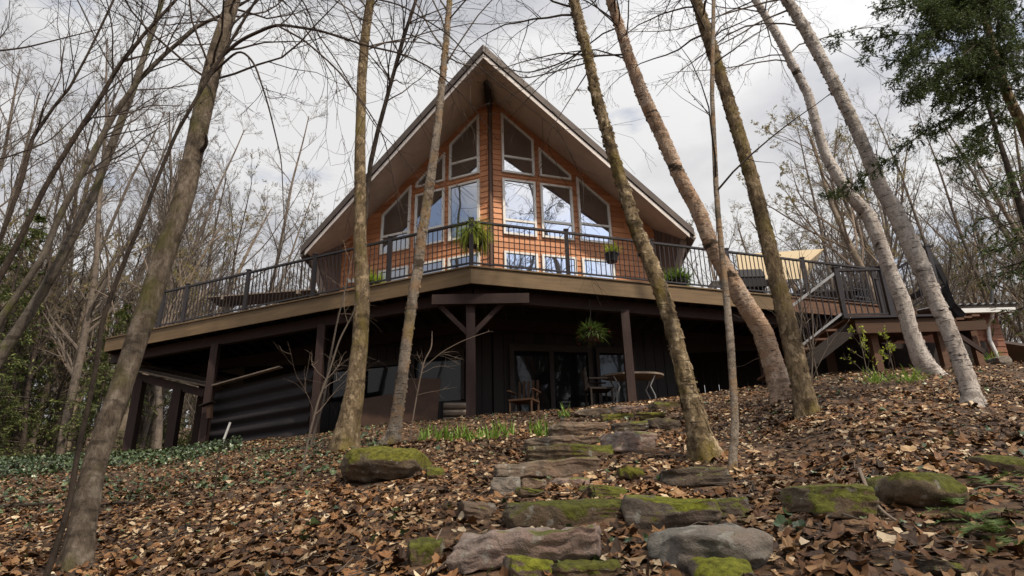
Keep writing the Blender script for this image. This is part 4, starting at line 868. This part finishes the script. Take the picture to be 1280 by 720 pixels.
def scatter(n, tx, Yr, choice, s=(.8, 1.2), avoid=True):
    k = 0; tries = 0
    while k < n and tries < n * 20:
        tries += 1
        Y = math.sqrt(rt.uniform(Yr[0] ** 2, Yr[1] ** 2)); x = rt.uniform(*tx) * Y
        if avoid and -11.5 < x < 12 and Y < 27: continue
        if avoid and 9 < x < 16 and 15 < Y < 24: continue
        put(int(rt.choice(choice)), x, Y, rt.uniform(*s), rt.uniform(0, 6.28), tuple(rt.normal(0, .05, 2))); k += 1
scatter(44, (-1.0, -.42), (19, 36), [2, 5, 2, 5, 0, 3], (.7, 1.05)); scatter(34, (-.95, -.28), (21, 34), [2, 5, 0, 2, 5], (1.15, 1.6)); scatter(52, (-1.0, -.2), (32, 75), [0, 1, 2, 4, 1, 3])
scatter(36, (.5, 1.0), (20, 38), [1, 3, 2, 5, 4, 3], (.55, .85)); scatter(36, (.25, 1.0), (36, 75), [1, 3, 0, 4, 3], (.7, 1.0)); scatter(16, (.2, .62), (27, 42), [1, 3, 1, 2], (.6, .85)); scatter(20, (.5, 1.0), (24, 40), [2, 5, 2, 0], (1.0, 1.35)); scatter(14, (-.25, .3), (30, 55), [1, 3, 4], (.8, 1.0))
# one broad budding tree seen right behind the deck
put(3, aty(1085, 300, 21)[0], 21, .95, 1.0, (0, -.05), 'broad budding tree with thick limbs right behind the deck', 'budding trees in the woods')
# trees behind the viewpoint, mirrored by the windows
for i, (x, y, k) in enumerate([(-7, -6, 0), (-3.5, -9, 1), (1.2, -7.5, 4), (5.5, -10, 0), (9, -6, 1), (-11, -12, 4), (3.5, -14, 1), (13, -13, 0), (-1, -16, 4), (-5.5, -4, 2), (2.8, -4.5, 2), (7.5, -8, 4), (-9, -8, 1), (0, -11, 1), (11, -9, 1), (-13, -6, 0), (5, -6, 2), (-2, -6, 5), (16, -8, 4), (-8, -3, 4), (-11, -5, 1), (-6.5, -7.5, 4), (-14, -9, 1), (-9.5, -10, 0), (-4.5, -6.5, 1), (4, -8, 1), (8, -4, 0)]):
    put(k, x, y, 1.4, i * 1.3, (0, 0))

# ---- conifers
def conifer(name, seed, H, r0, spread, nq, mt, barkm, label, low=.05, qs=.16):
    rng = np.random.default_rng(seed); t = empty(name, (0, 0, 0), label, 'tree', 'evergreens in the woods'); m = MB(); X = np.linspace((0, 0, -.3), (0, 0, H), 20); m.tube(X, np.linspace(r0, .01, 20), 9); m.build('trunk', barkm, t, smooth=True)
    nb = int(H * 9); z = rng.uniform(low * H, H * .98, nb); a = rng.uniform(0, 6.28, nb); ln = spread * (1 - z / H) ** .75 * rng.uniform(.55, 1.1, nb) + .15
    d = np.stack([np.cos(a), np.sin(a), np.full(nb, .12)], -1); P = [np.stack([0 * z, 0 * z, z], -1)]
    for k in range(6): d = unit(d + [0, 0, -.06]); P.append(P[-1] + d * (ln / 6)[:, None])
    P = np.stack(P, 1); R = np.maximum(ln * .012, .006)[:, None] * np.linspace(1, .2, 7)[None]; m = MB(); m.tubes(P, R, 4)
    s1 = spawn(P, R, 9, (.15, 1), (.6, 1.1), .4, 5, .08, -.05, rng, .5, .004); m.tubes(*s1, 3); m.build('branches', M['bark_dark'], t)
    Q, _ = s1; per = nq; idx = np.repeat(np.arange(len(Q)), per); tt = rng.uniform(0.0, 1, len(idx)) * 4; i = np.minimum(tt.astype(int), 3); f = (tt - i)[:, None]
    c = Q[idx, i] * (1 - f) + Q[idx, i + 1] * f; dd = unit(Q[idx, i + 1] - Q[idx, i]); sd_ = unit(np.cross(dd, [0, 0, 1.]) + rng.normal(0, .25, dd.shape)) * rng.choice([-1, 1], (len(idx), 1))
    g = unit(dd * .8 + sd_ + np.array([0, 0, -.25]) + rng.normal(0, .2, dd.shape)); w = unit(np.cross(g, [0, 0, 1.]) + rng.normal(0, .4, dd.shape)); s = qs * rng.uniform(.5, 1.2, (len(idx), 1))
    V = np.stack([c, c + g * s * .45 + w * s * .13, c + g * s, c + g * s * .5 - w * s * .13], 1).reshape(-1, 3); m = MB(); m.add(V, np.arange(len(V)).reshape(-1, 4)); m.build('needles', mt, t)
    return t
cA = conifer('hemlock_tree', 201, 10, .12, 3.0, 13, M['needles_far'], M['bark_dark'], 'soft green hemlock in the woods beyond the ivy bank', qs=.19)
cB = conifer('hemlock_tree', 202, 7.5, .09, 2.6, 13, M['needles_far'], M['bark_dark'], 'soft green hemlock in the woods beyond the ivy bank', qs=.19)
spots = [(-17.5, 21, 1, cA), (-14.5, 23, .9, cB), (-20.5, 25, 1.1, cA), (-16, 28, 1.15, cA), (-12.5, 27, .8, cB), (-23, 30, 1.2, cA), (-19, 33, 1.2, cB), (-26, 27, 1.1, cA), (-14, 34, 1.0, cB), (-28, 36, 1.3, cA), (-22, 40, 1.3, cB), (-10.5, 24, .55, cB), (-17, 18, .6, cB), (-20, 20, .8, cB), (-13, 20, .55, cA), (-15.5, 19.5, .45, cB), (-24, 34, 1.2, cA), (-17, 38, 1.2, cB), (-12, 31, .8, cA), (-18.5, 23.5, .7, cB)]
seen = set()
for i, (x, y, s, src) in enumerate(spots):
    o = src if id(src) not in seen else copy_tree(src); seen.add(id(src)); o.location = (x, y, float(ground(x, y)) - .1); o.scale = (s, s, s); o.rotation_euler = (0, 0, i * 1.7)
cC = conifer('spruce_tree', 203, 8.5, .13, 1.9, 14, M['needles'], M['bark_dark'], 'dark green spruce at the right picture edge beyond the garage', low=.1, qs=.13)
q = aty(1292, 300, 13.0); cC.location = (q[0] - .05, 13.0, float(ground(q[0], 13.0)) - .2); cC['group'] = 'evergreens on the right'
cD = copy_tree(cC); cD.location = (aty(1150, 380, 30)[0] + 9, 31, float(ground(26, 31))); cD['label'] = 'dark spruce far back among the bare trees at right'; cD.scale = (.9, .9, .9)

for x_, y_, s_ in ((9.8, 4.2, 1.0), (13, 7.5, 1.15), (9.0, .8, 1.05), (12.5, 3.0, 1.2), (15.5, 10.5, 1.1)):  # unseen spruces, put in to cast shade on the right of the slope
    o = copy_tree(cC); o.location = (x_, y_, float(ground(x_, y_)) - .1); o.scale = (s_, s_, s_); o['label'] = 'unseen spruce added beyond the frame to shade the leaf slope'
# near hemlock, upper right
def hemlock():
    rng = np.random.default_rng(301); Y0 = 6.6
    t = empty('hemlock', aty(1360, 560, Y0), 'near dark hemlock with drooping sprays hanging in at upper right', 'tree', 'evergreens on the right')
    tp = np.array([aty(x, y, Y0) for x, y in [(1385, 620), (1360, 480), (1340, 380), (1312, 260), (1280, 160), (1262, 125), (1247, 85), (1236, 40), (1225, 0), (1200, -90), (1180, -200)]]); X, r = resample(tp, np.linspace(.08, .03, len(tp)), .08); m = MB(); m.tube(X, r, 12); m.build('trunk', M['bark_brown'], t, smooth=True)
    bs = [[(1244, 70, 0), (1190, 50, -.1), (1130, 42, -.2), (1085, 50, -.3), (1040, 50, -.35)], [(1246, 80, 0), (1190, 80, .1), (1130, 78, .2), (1080, 68, .3)], [(1236, 40, 0), (1180, 18, -.2), (1130, 8, -.4), (1095, 12, -.5)],
          [(1250, 95, 0), (1210, 100, -.3), (1170, 112, -.5), (1135, 118, -.6)], [(1300, 85, .2), (1262, 100, 0), (1220, 128, -.2), (1180, 152, -.3), (1140, 175, -.4), (1112, 200, -.4), (1075, 226, -.45), (1035, 246, -.5)],
          [(1240, 50, 0), (1270, 30, .3), (1310, 20, .5)], [(1230, 10, 0), (1190, -10, .2), (1150, -15, .5), (1110, -5, .7)], [(1225, 0, 0), (1200, 20, .5), (1160, 40, .9), (1120, 75, 1.1)], [(1255, 110, 0), (1290, 115, -.3), (1320, 130, -.5)],
          [(1248, 90, 0), (1225, 120, .4), (1195, 150, .7), (1165, 170, .9)], [(1262, 125, 0), (1240, 165, -.2), (1215, 185, -.4), (1190, 200, -.5)], [(1215, -30, 0), (1240, 10, -.5), (1265, 60, -.8), (1285, 90, -.9)],
          [(1236, 40, 0), (1215, 60, -.6), (1185, 85, -1), (1150, 100, -1.2)], [(1240, 60, 0), (1265, 80, .6), (1290, 110, .9)], [(1228, 15, 0), (1262, -5, .2), (1300, -5, .3)], [(1220, -10, 0), (1180, 30, -.6), (1150, 60, -.8), (1125, 100, -.9)]]
    n0 = len(bs)
    for k in range(22):
        x0, y0 = rng.uniform(1180, 1290), rng.uniform(-60, 110); bs.append([(x0 + 20, y0 - 10, rng.uniform(-.3, .3)), (x0 - 20, y0 + 10, rng.uniform(-.6, .6)), (x0 - 70 * rng.uniform(.4, 1), y0 + 35, rng.uniform(-.9, .9))])
    mb = MB(); nV = []; nF = MB()
    for bi, b in enumerate(bs):
        P = np.array([aty(x, y, Y0 + dy) for x, y, dy in b]); X2, _ = resample(P, np.ones(len(P)), .05); r2 = np.linspace(.012, .003, len(X2)); mb.tube(X2, r2, 5)
        dens = int(len(X2) * (1.5 if bi != 4 else 1.3)); 
        s1 = spawn(X2[None], r2[None], dens, (.18 if bi != 4 else .05, 1), (.6, 1.1), 0, 6, .10, -.10, rng, .4, .0016, lenabs=.36 if bi != 4 else .26); mb.tubes(*s1, 3)
        s2 = spawn(*s1, 7, (.1, 1), (.6, 1.0), 0, 4, .1, -.06, rng, .6, .001, lenabs=.12); mb.tubes(*s2, 3)
        for (Q, per) in ((s2[0], 15), (s1[0], 26)):
            Nq = Q.shape[1]; idx = np.repeat(np.arange(len(Q)), per); tt = rng.uniform(0, 1, len(idx)) * (Nq - 1); i = np.minimum(tt.astype(int), Nq - 2); f = (tt - i)[:, None]
            c = Q[idx, i] * (1 - f) + Q[idx, i + 1] * f; dd = unit(Q[idx, i + 1] - Q[idx, i]); sd_ = unit(np.cross(dd, [0, 0, 1.]) + rng.normal(0, .2, dd.shape)) * rng.choice([-1, 1], (len(idx), 1))
            g = unit(dd * .7 + sd_ + rng.normal(0, .15, dd.shape)); w = unit(np.cross(g, unit(rng.normal(0, 1, g.shape)))); s = rng.uniform(.012, .022, (len(idx), 1)); ww = .0042
            nF.add(np.stack([c - w * ww * .6, c + g * s * .6 - w * ww, c + g * s, c + g * s * .6 + w * ww, c + w * ww * .6], 1).reshape(-1, 3), np.arange(len(c) * 5).reshape(-1, 5))
    mb.build('branches', M['bark_dark'], t); nF.build('needles', M['needles'], t)
hemlock()

# ---------------------------------------------------------------- stones
def stone(name, label, px, mt, seed, dep=.4, round_=.25, group=None, cat='stone', tilt=0, wmul=1, back=0, hmul=1, rise=0):
    x0, y0, x1, y1 = px; rng = np.random.default_rng(seed); b = hit((x0 + x1) / 2, y1); 
    b = b * (1 + back / max(b[1], .1)) if back else b
    dz = depth(b); w = (x1 - x0) * dz / 800 * wmul; h = (y1 - y0) * dz / 800 * hmul; c = b + np.array([0, dep / 2, h * .55 + rise])
    N = 20; g = np.linspace(-1, 1, N + 1); V = []; F = []
    def face(ax, sg):
        n0 = len(V); A, B_ = np.meshgrid(g, g)
        P = np.zeros((N + 1, N + 1, 3)); P[..., ax] = sg; P[..., (ax + 1) % 3] = A; P[..., (ax + 2) % 3] = B_ * 1
        for p in P.reshape(-1, 3): V.append(p)
        for i in range(N):
            for j in range(N):
                q_ = (n0 + i * (N + 1) + j, n0 + i * (N + 1) + j + 1, n0 + (i + 1) * (N + 1) + j + 1, n0 + (i + 1) * (N + 1) + j); F.append(q_ if sg > 0 else q_[::-1])
    for ax in range(3): face(ax, 1); face(ax, -1)
    V = np.array(V); sph = unit(V); pw = 1 - round_; V = V * pw + sph * (1 + .30 * round_) * round_
    for _ in range(int(10 + 14 * min(round_ * 2, 1))):
        nn_ = rng.normal(0, 1, 3) * [1, 1, .8]; nn_ = nn_ / np.linalg.norm(nn_); sup = (V @ nn_).max(); d_ = sup * rng.uniform(.80, .96) if round_ < .3 else sup * rng.uniform(.9, .98)
        ex = np.maximum(V @ nn_ - d_, 0); V = V - ex[:, None] * nn_[None]
    ph = rng.normal(0, 1, (5, 4)); ph2 = rng.normal(0, 1, (5, 4)); ph3 = rng.normal(0, 1, (5, 4)); sc = np.array([w / 2, dep / 2, h / 2 * 1.15]); Wp = V * sc
    nn = np.stack([vnoise(Wp * 4, 1.6, ph), vnoise(Wp * 4, 1.6, ph2), vnoise(Wp * 4, 1.6, ph3)], -1)
    nn2 = np.stack([vnoise(Wp * 22, 1.6, ph2), vnoise(Wp * 22, 1.6, ph3), vnoise(Wp * 22, 1.6, ph)], -1)
    st_ = np.round(vnoise(Wp * [1.5, 1.5, 16], 1.6, ph3) * 2) / 2          # ledges of layered rock on the faces
    Wp = Wp + nn * (.018 + .03 * round_) + nn2 * .006
    Wp[:, :2] += (V[:, :2] * (1 - np.abs(V[:, 2:3]) ** 6)) * (st_ * .022 * max(0, 1 - 2.2 * round_))[:, None]
    a = rng.normal(0, .03) + tilt; Rz = np.array([[math.cos(a), 0, math.sin(a)], [0, 1, 0], [-math.sin(a), 0, math.cos(a)]]); Wp = Wp @ Rz.T
    az = rng.normal(0, .12); Ry = np.array([[math.cos(az), -math.sin(az), 0], [math.sin(az), math.cos(az), 0], [0, 0, 1]]); Wp = Wp @ Ry.T
    m = MB(); m.add(Wp + c, F)
    # weld cube seams
    o = m.build(name, mt, loc=c, smooth=False); import bmesh as bm_; bmx = bm_.new(); bmx.from_mesh(o.data); bm_.ops.remove_doubles(bmx, verts=bmx.verts, dist=1e-4); bmx.to_mesh(o.data); bmx.free()
    for p_ in o.data.polygons: p_.use_smooth = True
    tag(o, label, cat, group); return o, c, (w, dep, h)
G = 'rough stone steps up the slope'
ST = [('stone_step', 'wide pinkish flat-topped step at the bottom of the stairway', (568, 672, 762, 712), 'stone_pink', .45, .12, G), ('stone_step', 'bright moss cushioned stone at the bottom frame edge', (632, 702, 692, 730), 'stone_bright', .3, .35, G),
      ('stone_step', 'dull flat stone at the bottom edge right of the bright moss', (690, 710, 780, 730), 'stone_mossy', .4, .15, G), ('stone_step', 'long mossy step second from the bottom', (627, 631, 783, 659), 'stone_mossy', .4, .15, G),
      ('stone_step', 'small squarish block left of the second step', (571, 631, 621, 651), 'stone', .3, .15, G), ('stone_block', 'large stone with vivid moss top right of the second step', (786, 627, 915, 661), 'stone_bright', .5, .35, G),
      ('rock', 'large smooth grey rock at the bottom right of the steps', (836, 667, 978, 716), 'stone_grey', .5, .6, None), ('rock', 'bright green moss mound at the bottom edge below grey rock', (884, 707, 952, 735), 'stone_bright', .4, .7, None),
      ('stone_step', 'long dark step with overhanging mossy left end', (617, 577, 754, 599), 'stone', .4, .15, G), ('stone_step', 'light angular chock stone below the overhanging step', (612, 599, 650, 619), 'stone_grey', .25, .2, G),
      ('stone_step', 'square brown chock stone under the overhanging step', (650, 599, 683, 614), 'stone', .25, .15, G), ('stone_step', 'small half buried slab under the chock stones', (645, 614, 682, 623), 'stone_mossy', .3, .15, G),
      ('stone_step', 'thin pale slab behind the overhanging step right side', (690, 599, 742, 608), 'stone_pink', .3, .15, G), ('stone_step', 'broad olive mossy step midway up', (659, 558, 772, 577), 'stone_mossy', .35, .12, G),
      ('stone_step', 'long step just above the olive mossy one', (656, 546, 764, 561), 'stone', .35, .12, G), ('stone_step', 'thick reddish block at right end of the middle steps', (762, 541, 823, 564), 'stone_pink', .4, .15, G),
      ('stone_step', 'squared grey step above the middle steps', (686, 530, 761, 546), 'stone', .35, .15, G), ('stone_step', 'dark step right of the squared grey one', (768, 527, 815, 540), 'stone_dark', .35, .15, G),
      ('stone_step', 'dark slab reaching to the rough barked tree', (811, 525, 853, 537), 'stone_dark', .35, .15, G), ('stone_step', 'thin slab near the top of the stairway', (720, 511, 788, 520), 'stone', .35, .15, G),
      ('stone_step', 'flat stone under a strip of bright moss near the top', (752, 517, 795, 525), 'stone_green', .3, .2, G), ('stone_step', 'second moss strip stone near the top beside the tree', (795, 517, 835, 525), 'stone_green', .3, .2, G),
      ('stone_step', 'topmost pale slab of the stairway', (765, 507, 818, 514), 'stone_pink', .35, .12, G), ('stone_step', 'topmost mossy slab beside the rough barked tree', (818, 503, 851, 514), 'stone_mossy', .35, .15, G),
      ('rock', 'small mossy rock right of the overhanging step', (771, 588, 803, 602), 'stone_green', .25, .4, None), ('rock', 'flat half buried stone below the small mossy rock', (734, 610, 787, 624), 'stone_mossy', .3, .2, None),
      ('rock', 'dark block in the leaves right of the steps', (833, 587, 917, 610), 'stone_dark', .3, .15, None), ('rock', 'small dark mossy stone above the large grey rock', (897, 625, 944, 649), 'stone_dark', .3, .2, None),
      ('rock', 'mossy square rock with a pale stick against it', (1024, 612, 1106, 650), 'stone_mossy', .5, .2, None), ('rock', 'rounded grey rock with fern beside it at right', (1138, 597, 1221, 637), 'stone_mossy', .5, .7, None),
      ('rock', 'dark mossy rock at the right picture edge', (1258, 574, 1300, 594), 'stone_mossy', .4, .4, None), ('rock', 'dark pointed stone at the bottom right edge', (1182, 706, 1216, 728), 'stone_dark', .3, .2, None),
      ('boulder', 'big moss covered boulder at foot of the straight grey trunk', (421, 566, 522, 605), 'stone_green', .8, .75, None), ('rock', 'small mossy stone left of the steps', (616, 581, 641, 597), 'stone_green', .25, .4, None),
      ('rock', 'low mossy stone in leaves near the bottom step', (502, 682, 550, 708), 'stone_mossy', .3, .4, None), ('rock', 'tiny mossy stone right of the big boulder', (532, 586, 554, 598), 'stone_mossy', .25, .4, None),
      ('rock', 'pale rock at foot of the garage downspout', (1250, 446, 1268, 456), 'stone_grey', .4, .3, None)]
stone_boxes = []
for i, (nm, lb, px, mt, dp, rd, grp) in enumerate(ST):
    o, c, s = stone(nm, lb, px, M[mt], 400 + i, dp, rd, grp, 'step' if nm == 'stone_step' else 'rock'); stone_boxes.append((c, s))

# ---------------------------------------------------------------- leaf litter, ivy, shoots, ferns, sticks
def gnormal(x, y):
    e = .15; gx = (ground(x + e, y) - ground(x - e, y)) / (2 * e); gy = (ground(x, y + e) - ground(x, y - e)) / (2 * e); return unit(np.stack([-gx, -gy, np.ones_like(gx)], -1))
def scatter_pts(n, rng, Yr, tr=(-1.0, 1.0), p=1.0):
    Y = (rng.uniform(Yr[0] ** p, Yr[1] ** p, n)) ** (1 / p); x = rng.uniform(tr[0], tr[1], n) * Y; return x, Y
def clear_stones(x, y, keep=.12):
    k = np.ones(len(x), bool); r_ = np.random.default_rng(8).random(len(x))
    for c, s in stone_boxes: k &= ~((np.abs(x - c[0]) < s[0] / 2 - .03) & (y > c[1] - s[1] / 2 - .10) & (y < c[1] + s[1] / 2 - .05) & (r_ > .0))
    return k
OV = np.array([(0, 0), (.28, .26), (.28, -.26), (.5, 0), (.72, .2), (.72, -.2), (1, 0)]); OF = np.array([(0, 3, 1), (3, 4, 1), (3, 6, 4), (0, 2, 3), (3, 2, 5), (3, 5, 6)])
ma = np.array([(-.02, 0), (.10, .22), (.06, .38), (.22, .40), (.34, .50), (.50, .44), (.62, .30), (.80, .22), (1, 0), (.80, -.22), (.62, -.30), (.50, -.44), (.34, -.50), (.22, -.40), (.06, -.38), (.10, -.22)]); MV = np.vstack([[(.42, 0)], ma]); MF = np.array([(0, i, i + 1 if i < 16 else 1) for i in range(1, 17)])
def leaves(m, x, y, size, rng, tmpl, lift=(.0, .03), tiltsd=.26, curl=.55):
    V2, F2 = tmpl; n = len(x); z = ground(x, y); nrm = unit(gnormal(x, y) + rng.normal(0, tiltsd, (n, 3))); a = unit(np.cross(nrm, rng.normal(0, 1, (n, 3)))); b = np.cross(nrm, a)
    s = size * rng.uniform(.45, 1.15, n); c = np.stack([x, y, z + rng.uniform(*lift, n)], -1); cu_ = rng.normal(0, curl, (n, 1)); cv_ = np.abs(rng.normal(0, curl, (n, 1))); k = rng.normal(0, .5, (n, 1))
    X_ = V2[None, :, 0] - .5; Y_ = V2[None, :, 1] * rng.uniform(.7, 1.15, (n, 1)); Z_ = cu_ * X_ ** 2 + cv_ * 1.6 * Y_ ** 2 + k * X_ * Y_ + rng.normal(0, .035, (n, V2.shape[0]))
    P = c[:, None] + s[:, None, None] * (X_[..., None] * a[:, None] + Y_[..., None] * b[:, None] + Z_[..., None] * nrm[:, None])
    F = (F2[None] + (np.arange(n) * len(V2))[:, None, None]).reshape(-1, 3); m.add(P.reshape(-1, 3), F)
rl = np.random.default_rng(21); m = MB()
for n, Yr, sz, tm in ((18000, (1.5, 5), .085, (OV, OF)), (4500, (1.5, 5), .10, (MV, MF)), (52000, (4, 9), .078, (OV, OF)), (7000, (4, 9), .09, (MV, MF)), (72000, (8, 15.5), .085, (OV, OF)), (9000, (13, 19), .10, (OV, OF))):
    x, y = scatter_pts(n, rl, Yr, (-1.05, 1.05), 2.0); k = clear_stones(x, y); k &= ~((np.abs(x) < 5) & (y > 12.9)); dn = np.sin(1.7 * x + 2.1 * np.sin(.9 * y)) * np.sin(1.4 * y + 1.3 * np.sin(1.1 * x) + 2) + .5 * np.sin(5.1 * x + y) * np.sin(4.3 * y - x); k &= rl.random(n) < np.clip(.72 + .5 * dn, .22, 1); leaves(m, x[k], y[k], sz, rl, tm)
tag(m.build('leaf_litter', M['litter']), 'carpet of dry brown, tan and orange fallen leaves on the slope', 'leaf litter', kind='stuff')
m = MB(); x, y = scatter_pts(1500, rl, (2, 12), (-1, 1), 2.0); k = clear_stones(x, y); x, y = x[k], y[k]; n = len(x); a = rl.uniform(0, 6.28, n); ln = rl.uniform(.08, .45, n)
P = [np.stack([x, y, ground(x, y) + .03], -1)]
for k in range(4):
    a = a + rl.normal(0, .25, n); q_ = P[-1] + np.stack([np.cos(a), np.sin(a), 0 * a], -1) * (ln / 4)[:, None]; q_[:, 2] = ground(q_[:, 0], q_[:, 1]) + .03 + rl.uniform(-.01, .03, n); P.append(q_)
m.tubes(np.stack(P, 1), (rl.uniform(.0015, .0045, n))[:, None] * np.linspace(1, .5, 5)[None], 4)
tag(m.build('twig_litter', M['twig_grey']), 'small fallen twigs strewn over the dry leaves', 'twigs', kind='stuff')
m = MB(); x, y = scatter_pts(9000, rl, (11.5, 17), (-1.05, -.42)); leaves(m, x, y, .075, rl, (MV, MF), (.05, .17), .5); x, y = scatter_pts(1800, rl, (7, 13), (-1.0, -.2)); leaves(m, x, y, .07, rl, (MV, MF), (.02, .06), .5)
x, y = scatter_pts(500, rl, (3, 12), (-.9, .9)); leaves(m, x, y, .07, rl, (MV, MF), (.02, .05), .5)
tag(m.build('ivy_cover', M['ivy']), 'dark green ivy covering the bank at far left', 'ivy', kind='stuff')
# dark mossy clods scattered: low cushions
def clump(label, px, py, n, ln, w, mt, name='green_shoots', cat='plant', group='fresh green shoots left of the steps', up=.9, droop=.05, R=.05):
    b = hit(px, py); m = MB(); V, F = leafblades(b + [0, 0, -.01], R, n, ln, w, droop, rp, up); m.add(V, F); return tag(m.build(name, mt, loc=b), label, cat, group)
for i, (px, py) in enumerate([(533, 546), (545, 550), (556, 552), (565, 553), (575, 550), (592, 552), (600, 549), (610, 551), (622, 550), (629, 541), (640, 546), (705, 522), (679, 545), (668, 541), (672, 548), (528, 553)]):
    clump('clump of bright green shoots in the leaves left of the steps', px, py, rp.integers(9, 18), .26, .022, M['shoots'])
for i, (px, py, lb) in enumerate([(1098, 479, 'small grass tuft below the lower landing'), (1138, 478, 'green grass tuft left of the shaggy birch base'), (1240, 452, 'leafy green tuft in front of the garage wall')]):
    clump(lb, px, py, 60, .3, .014, M['shoots'], 'grass_tuft', 'grass', None, .6, .12, .1)
def fernplant(label, px, py, n, ln, group='ferns at the right'):
    b = hit(px, py); m = MB()
    for k in range(n):
        a = rp.uniform(0, 6.28); V, F = frond(b + [0, 0, .02], (math.cos(a), math.sin(a), rp.uniform(.4, 1.0)), ln * rp.uniform(.6, 1.1), rp, ln * .16, .35, 22); m.add(V, F)
    tag(m.build('fern', M['fern'], loc=b), label, 'fern', group)
fernplant('fern with arching fronds beside the rounded grey rock', 1195, 636, 5, .28); fernplant('fern patch lying flat near the right picture edge', 1248, 674, 8, .28); fernplant('small fern above the patch at the right edge', 1222, 655, 6, .3); fernplant('low fern at the bottom right corner', 1272, 690, 6, .24); fernplant('small fern by the dark right edge rock', 1240, 610, 6, .28)
# leafy shrubs by the landing
for i, (px, py, h, lb) in enumerate([(1085, 470, 62, 'yellow green leafy shrub left under the landing edge'), (1118, 468, 50, 'yellow green leafy shrub beside the birch under the landing')]):
    b = hit(px, py); t = empty('leafy_shrub', b, lb, 'shrub', 'leafy shrubs by the landing'); hh = h * depth(b) / 800; P = np.linspace(b, b + [0, 0, hh], 6); m = MB()
    s1 = spawn(P[None], np.full((1, 6), .008), 12, (.0, 1), (.3, .9), 0, 6, .15, .08, rp, .7, .003, lenabs=hh * .7); s2 = spawn(*s1, 5, (.3, 1), (.4, .9), .4, 4, .15, .02, rp, .7, .002); m.tube(P, np.full(6, .008), 5); m.tubes(*s1, 4); m.tubes(*s2, 3); m.build('stems', M['twig_grey'], t)
    m = MB(); m.add(*buds([s2], rp, .04, .8, 5)); m.build('leaves', M['lime'], t)
# sticks
def stick(label, pts, w, mt, lift=.03, nm='fallen_stick'):
    P = [];
    for (px, py, dz_) in pts: b = hit(px, py); P.append(b + [0, 0, lift + dz_])
    X, _ = resample(P, np.ones(len(P)), .05); r = np.linspace(w, w * .6, len(X)); m = MB(); m.tube(X, r, 7); tag(m.build(nm, mt, loc=P[0]), label, 'stick', 'sticks lying in the leaves')
stick('pale curved stick leaning on the mossy square rock', [(1079, 611, .08), (1090, 635, .04), (1105, 650, 0), (1130, 664, 0)], .011, M['twig_pale'])
stick('long dark stick crossing behind the thick mossy trunk base', [(-10, 637, .0), (40, 637, .02), (75, 634, .02)], .022, M['bark_dark'])
stick('dark bare stick at the lower left corner', [(0, 703, .0), (25, 690, .1), (45, 665, .2)], .006, M['bark_dark'])
stick('thin pale twig on leaves below the boulder', [(535, 702, .0), (545, 690, .03), (552, 680, .05)], .005, M['twig_pale'])
stick('dark branch end lying right of the mossy trunk', [(145, 632, 0), (172, 633, 0)], .02, M['bark_dark'])
stick('dark stick slanting between the steps tree and brown tree', [(868, 534, .02), (905, 552, .02), (935, 566, .01)], .009, M['bark_dark'])
stick('dark stick below the brown tree pointing right', [(1005, 600, 0), (1045, 585, .02), (1075, 572, .02)], .008, M['bark_dark'])
stick('thin grey twig in the leaves beneath the brown tree', [(960, 560, .0), (1000, 574, .03), (1030, 580, .0)], .006, M['twig_grey'])
stick('thin stick at the lower right of the mossy square rock', [(1048, 648, .0), (1075, 660, .01)], .006, M['twig_grey'])
for o in bpy.data.objects:
    if '_base' in o.keys(): del o['_base']
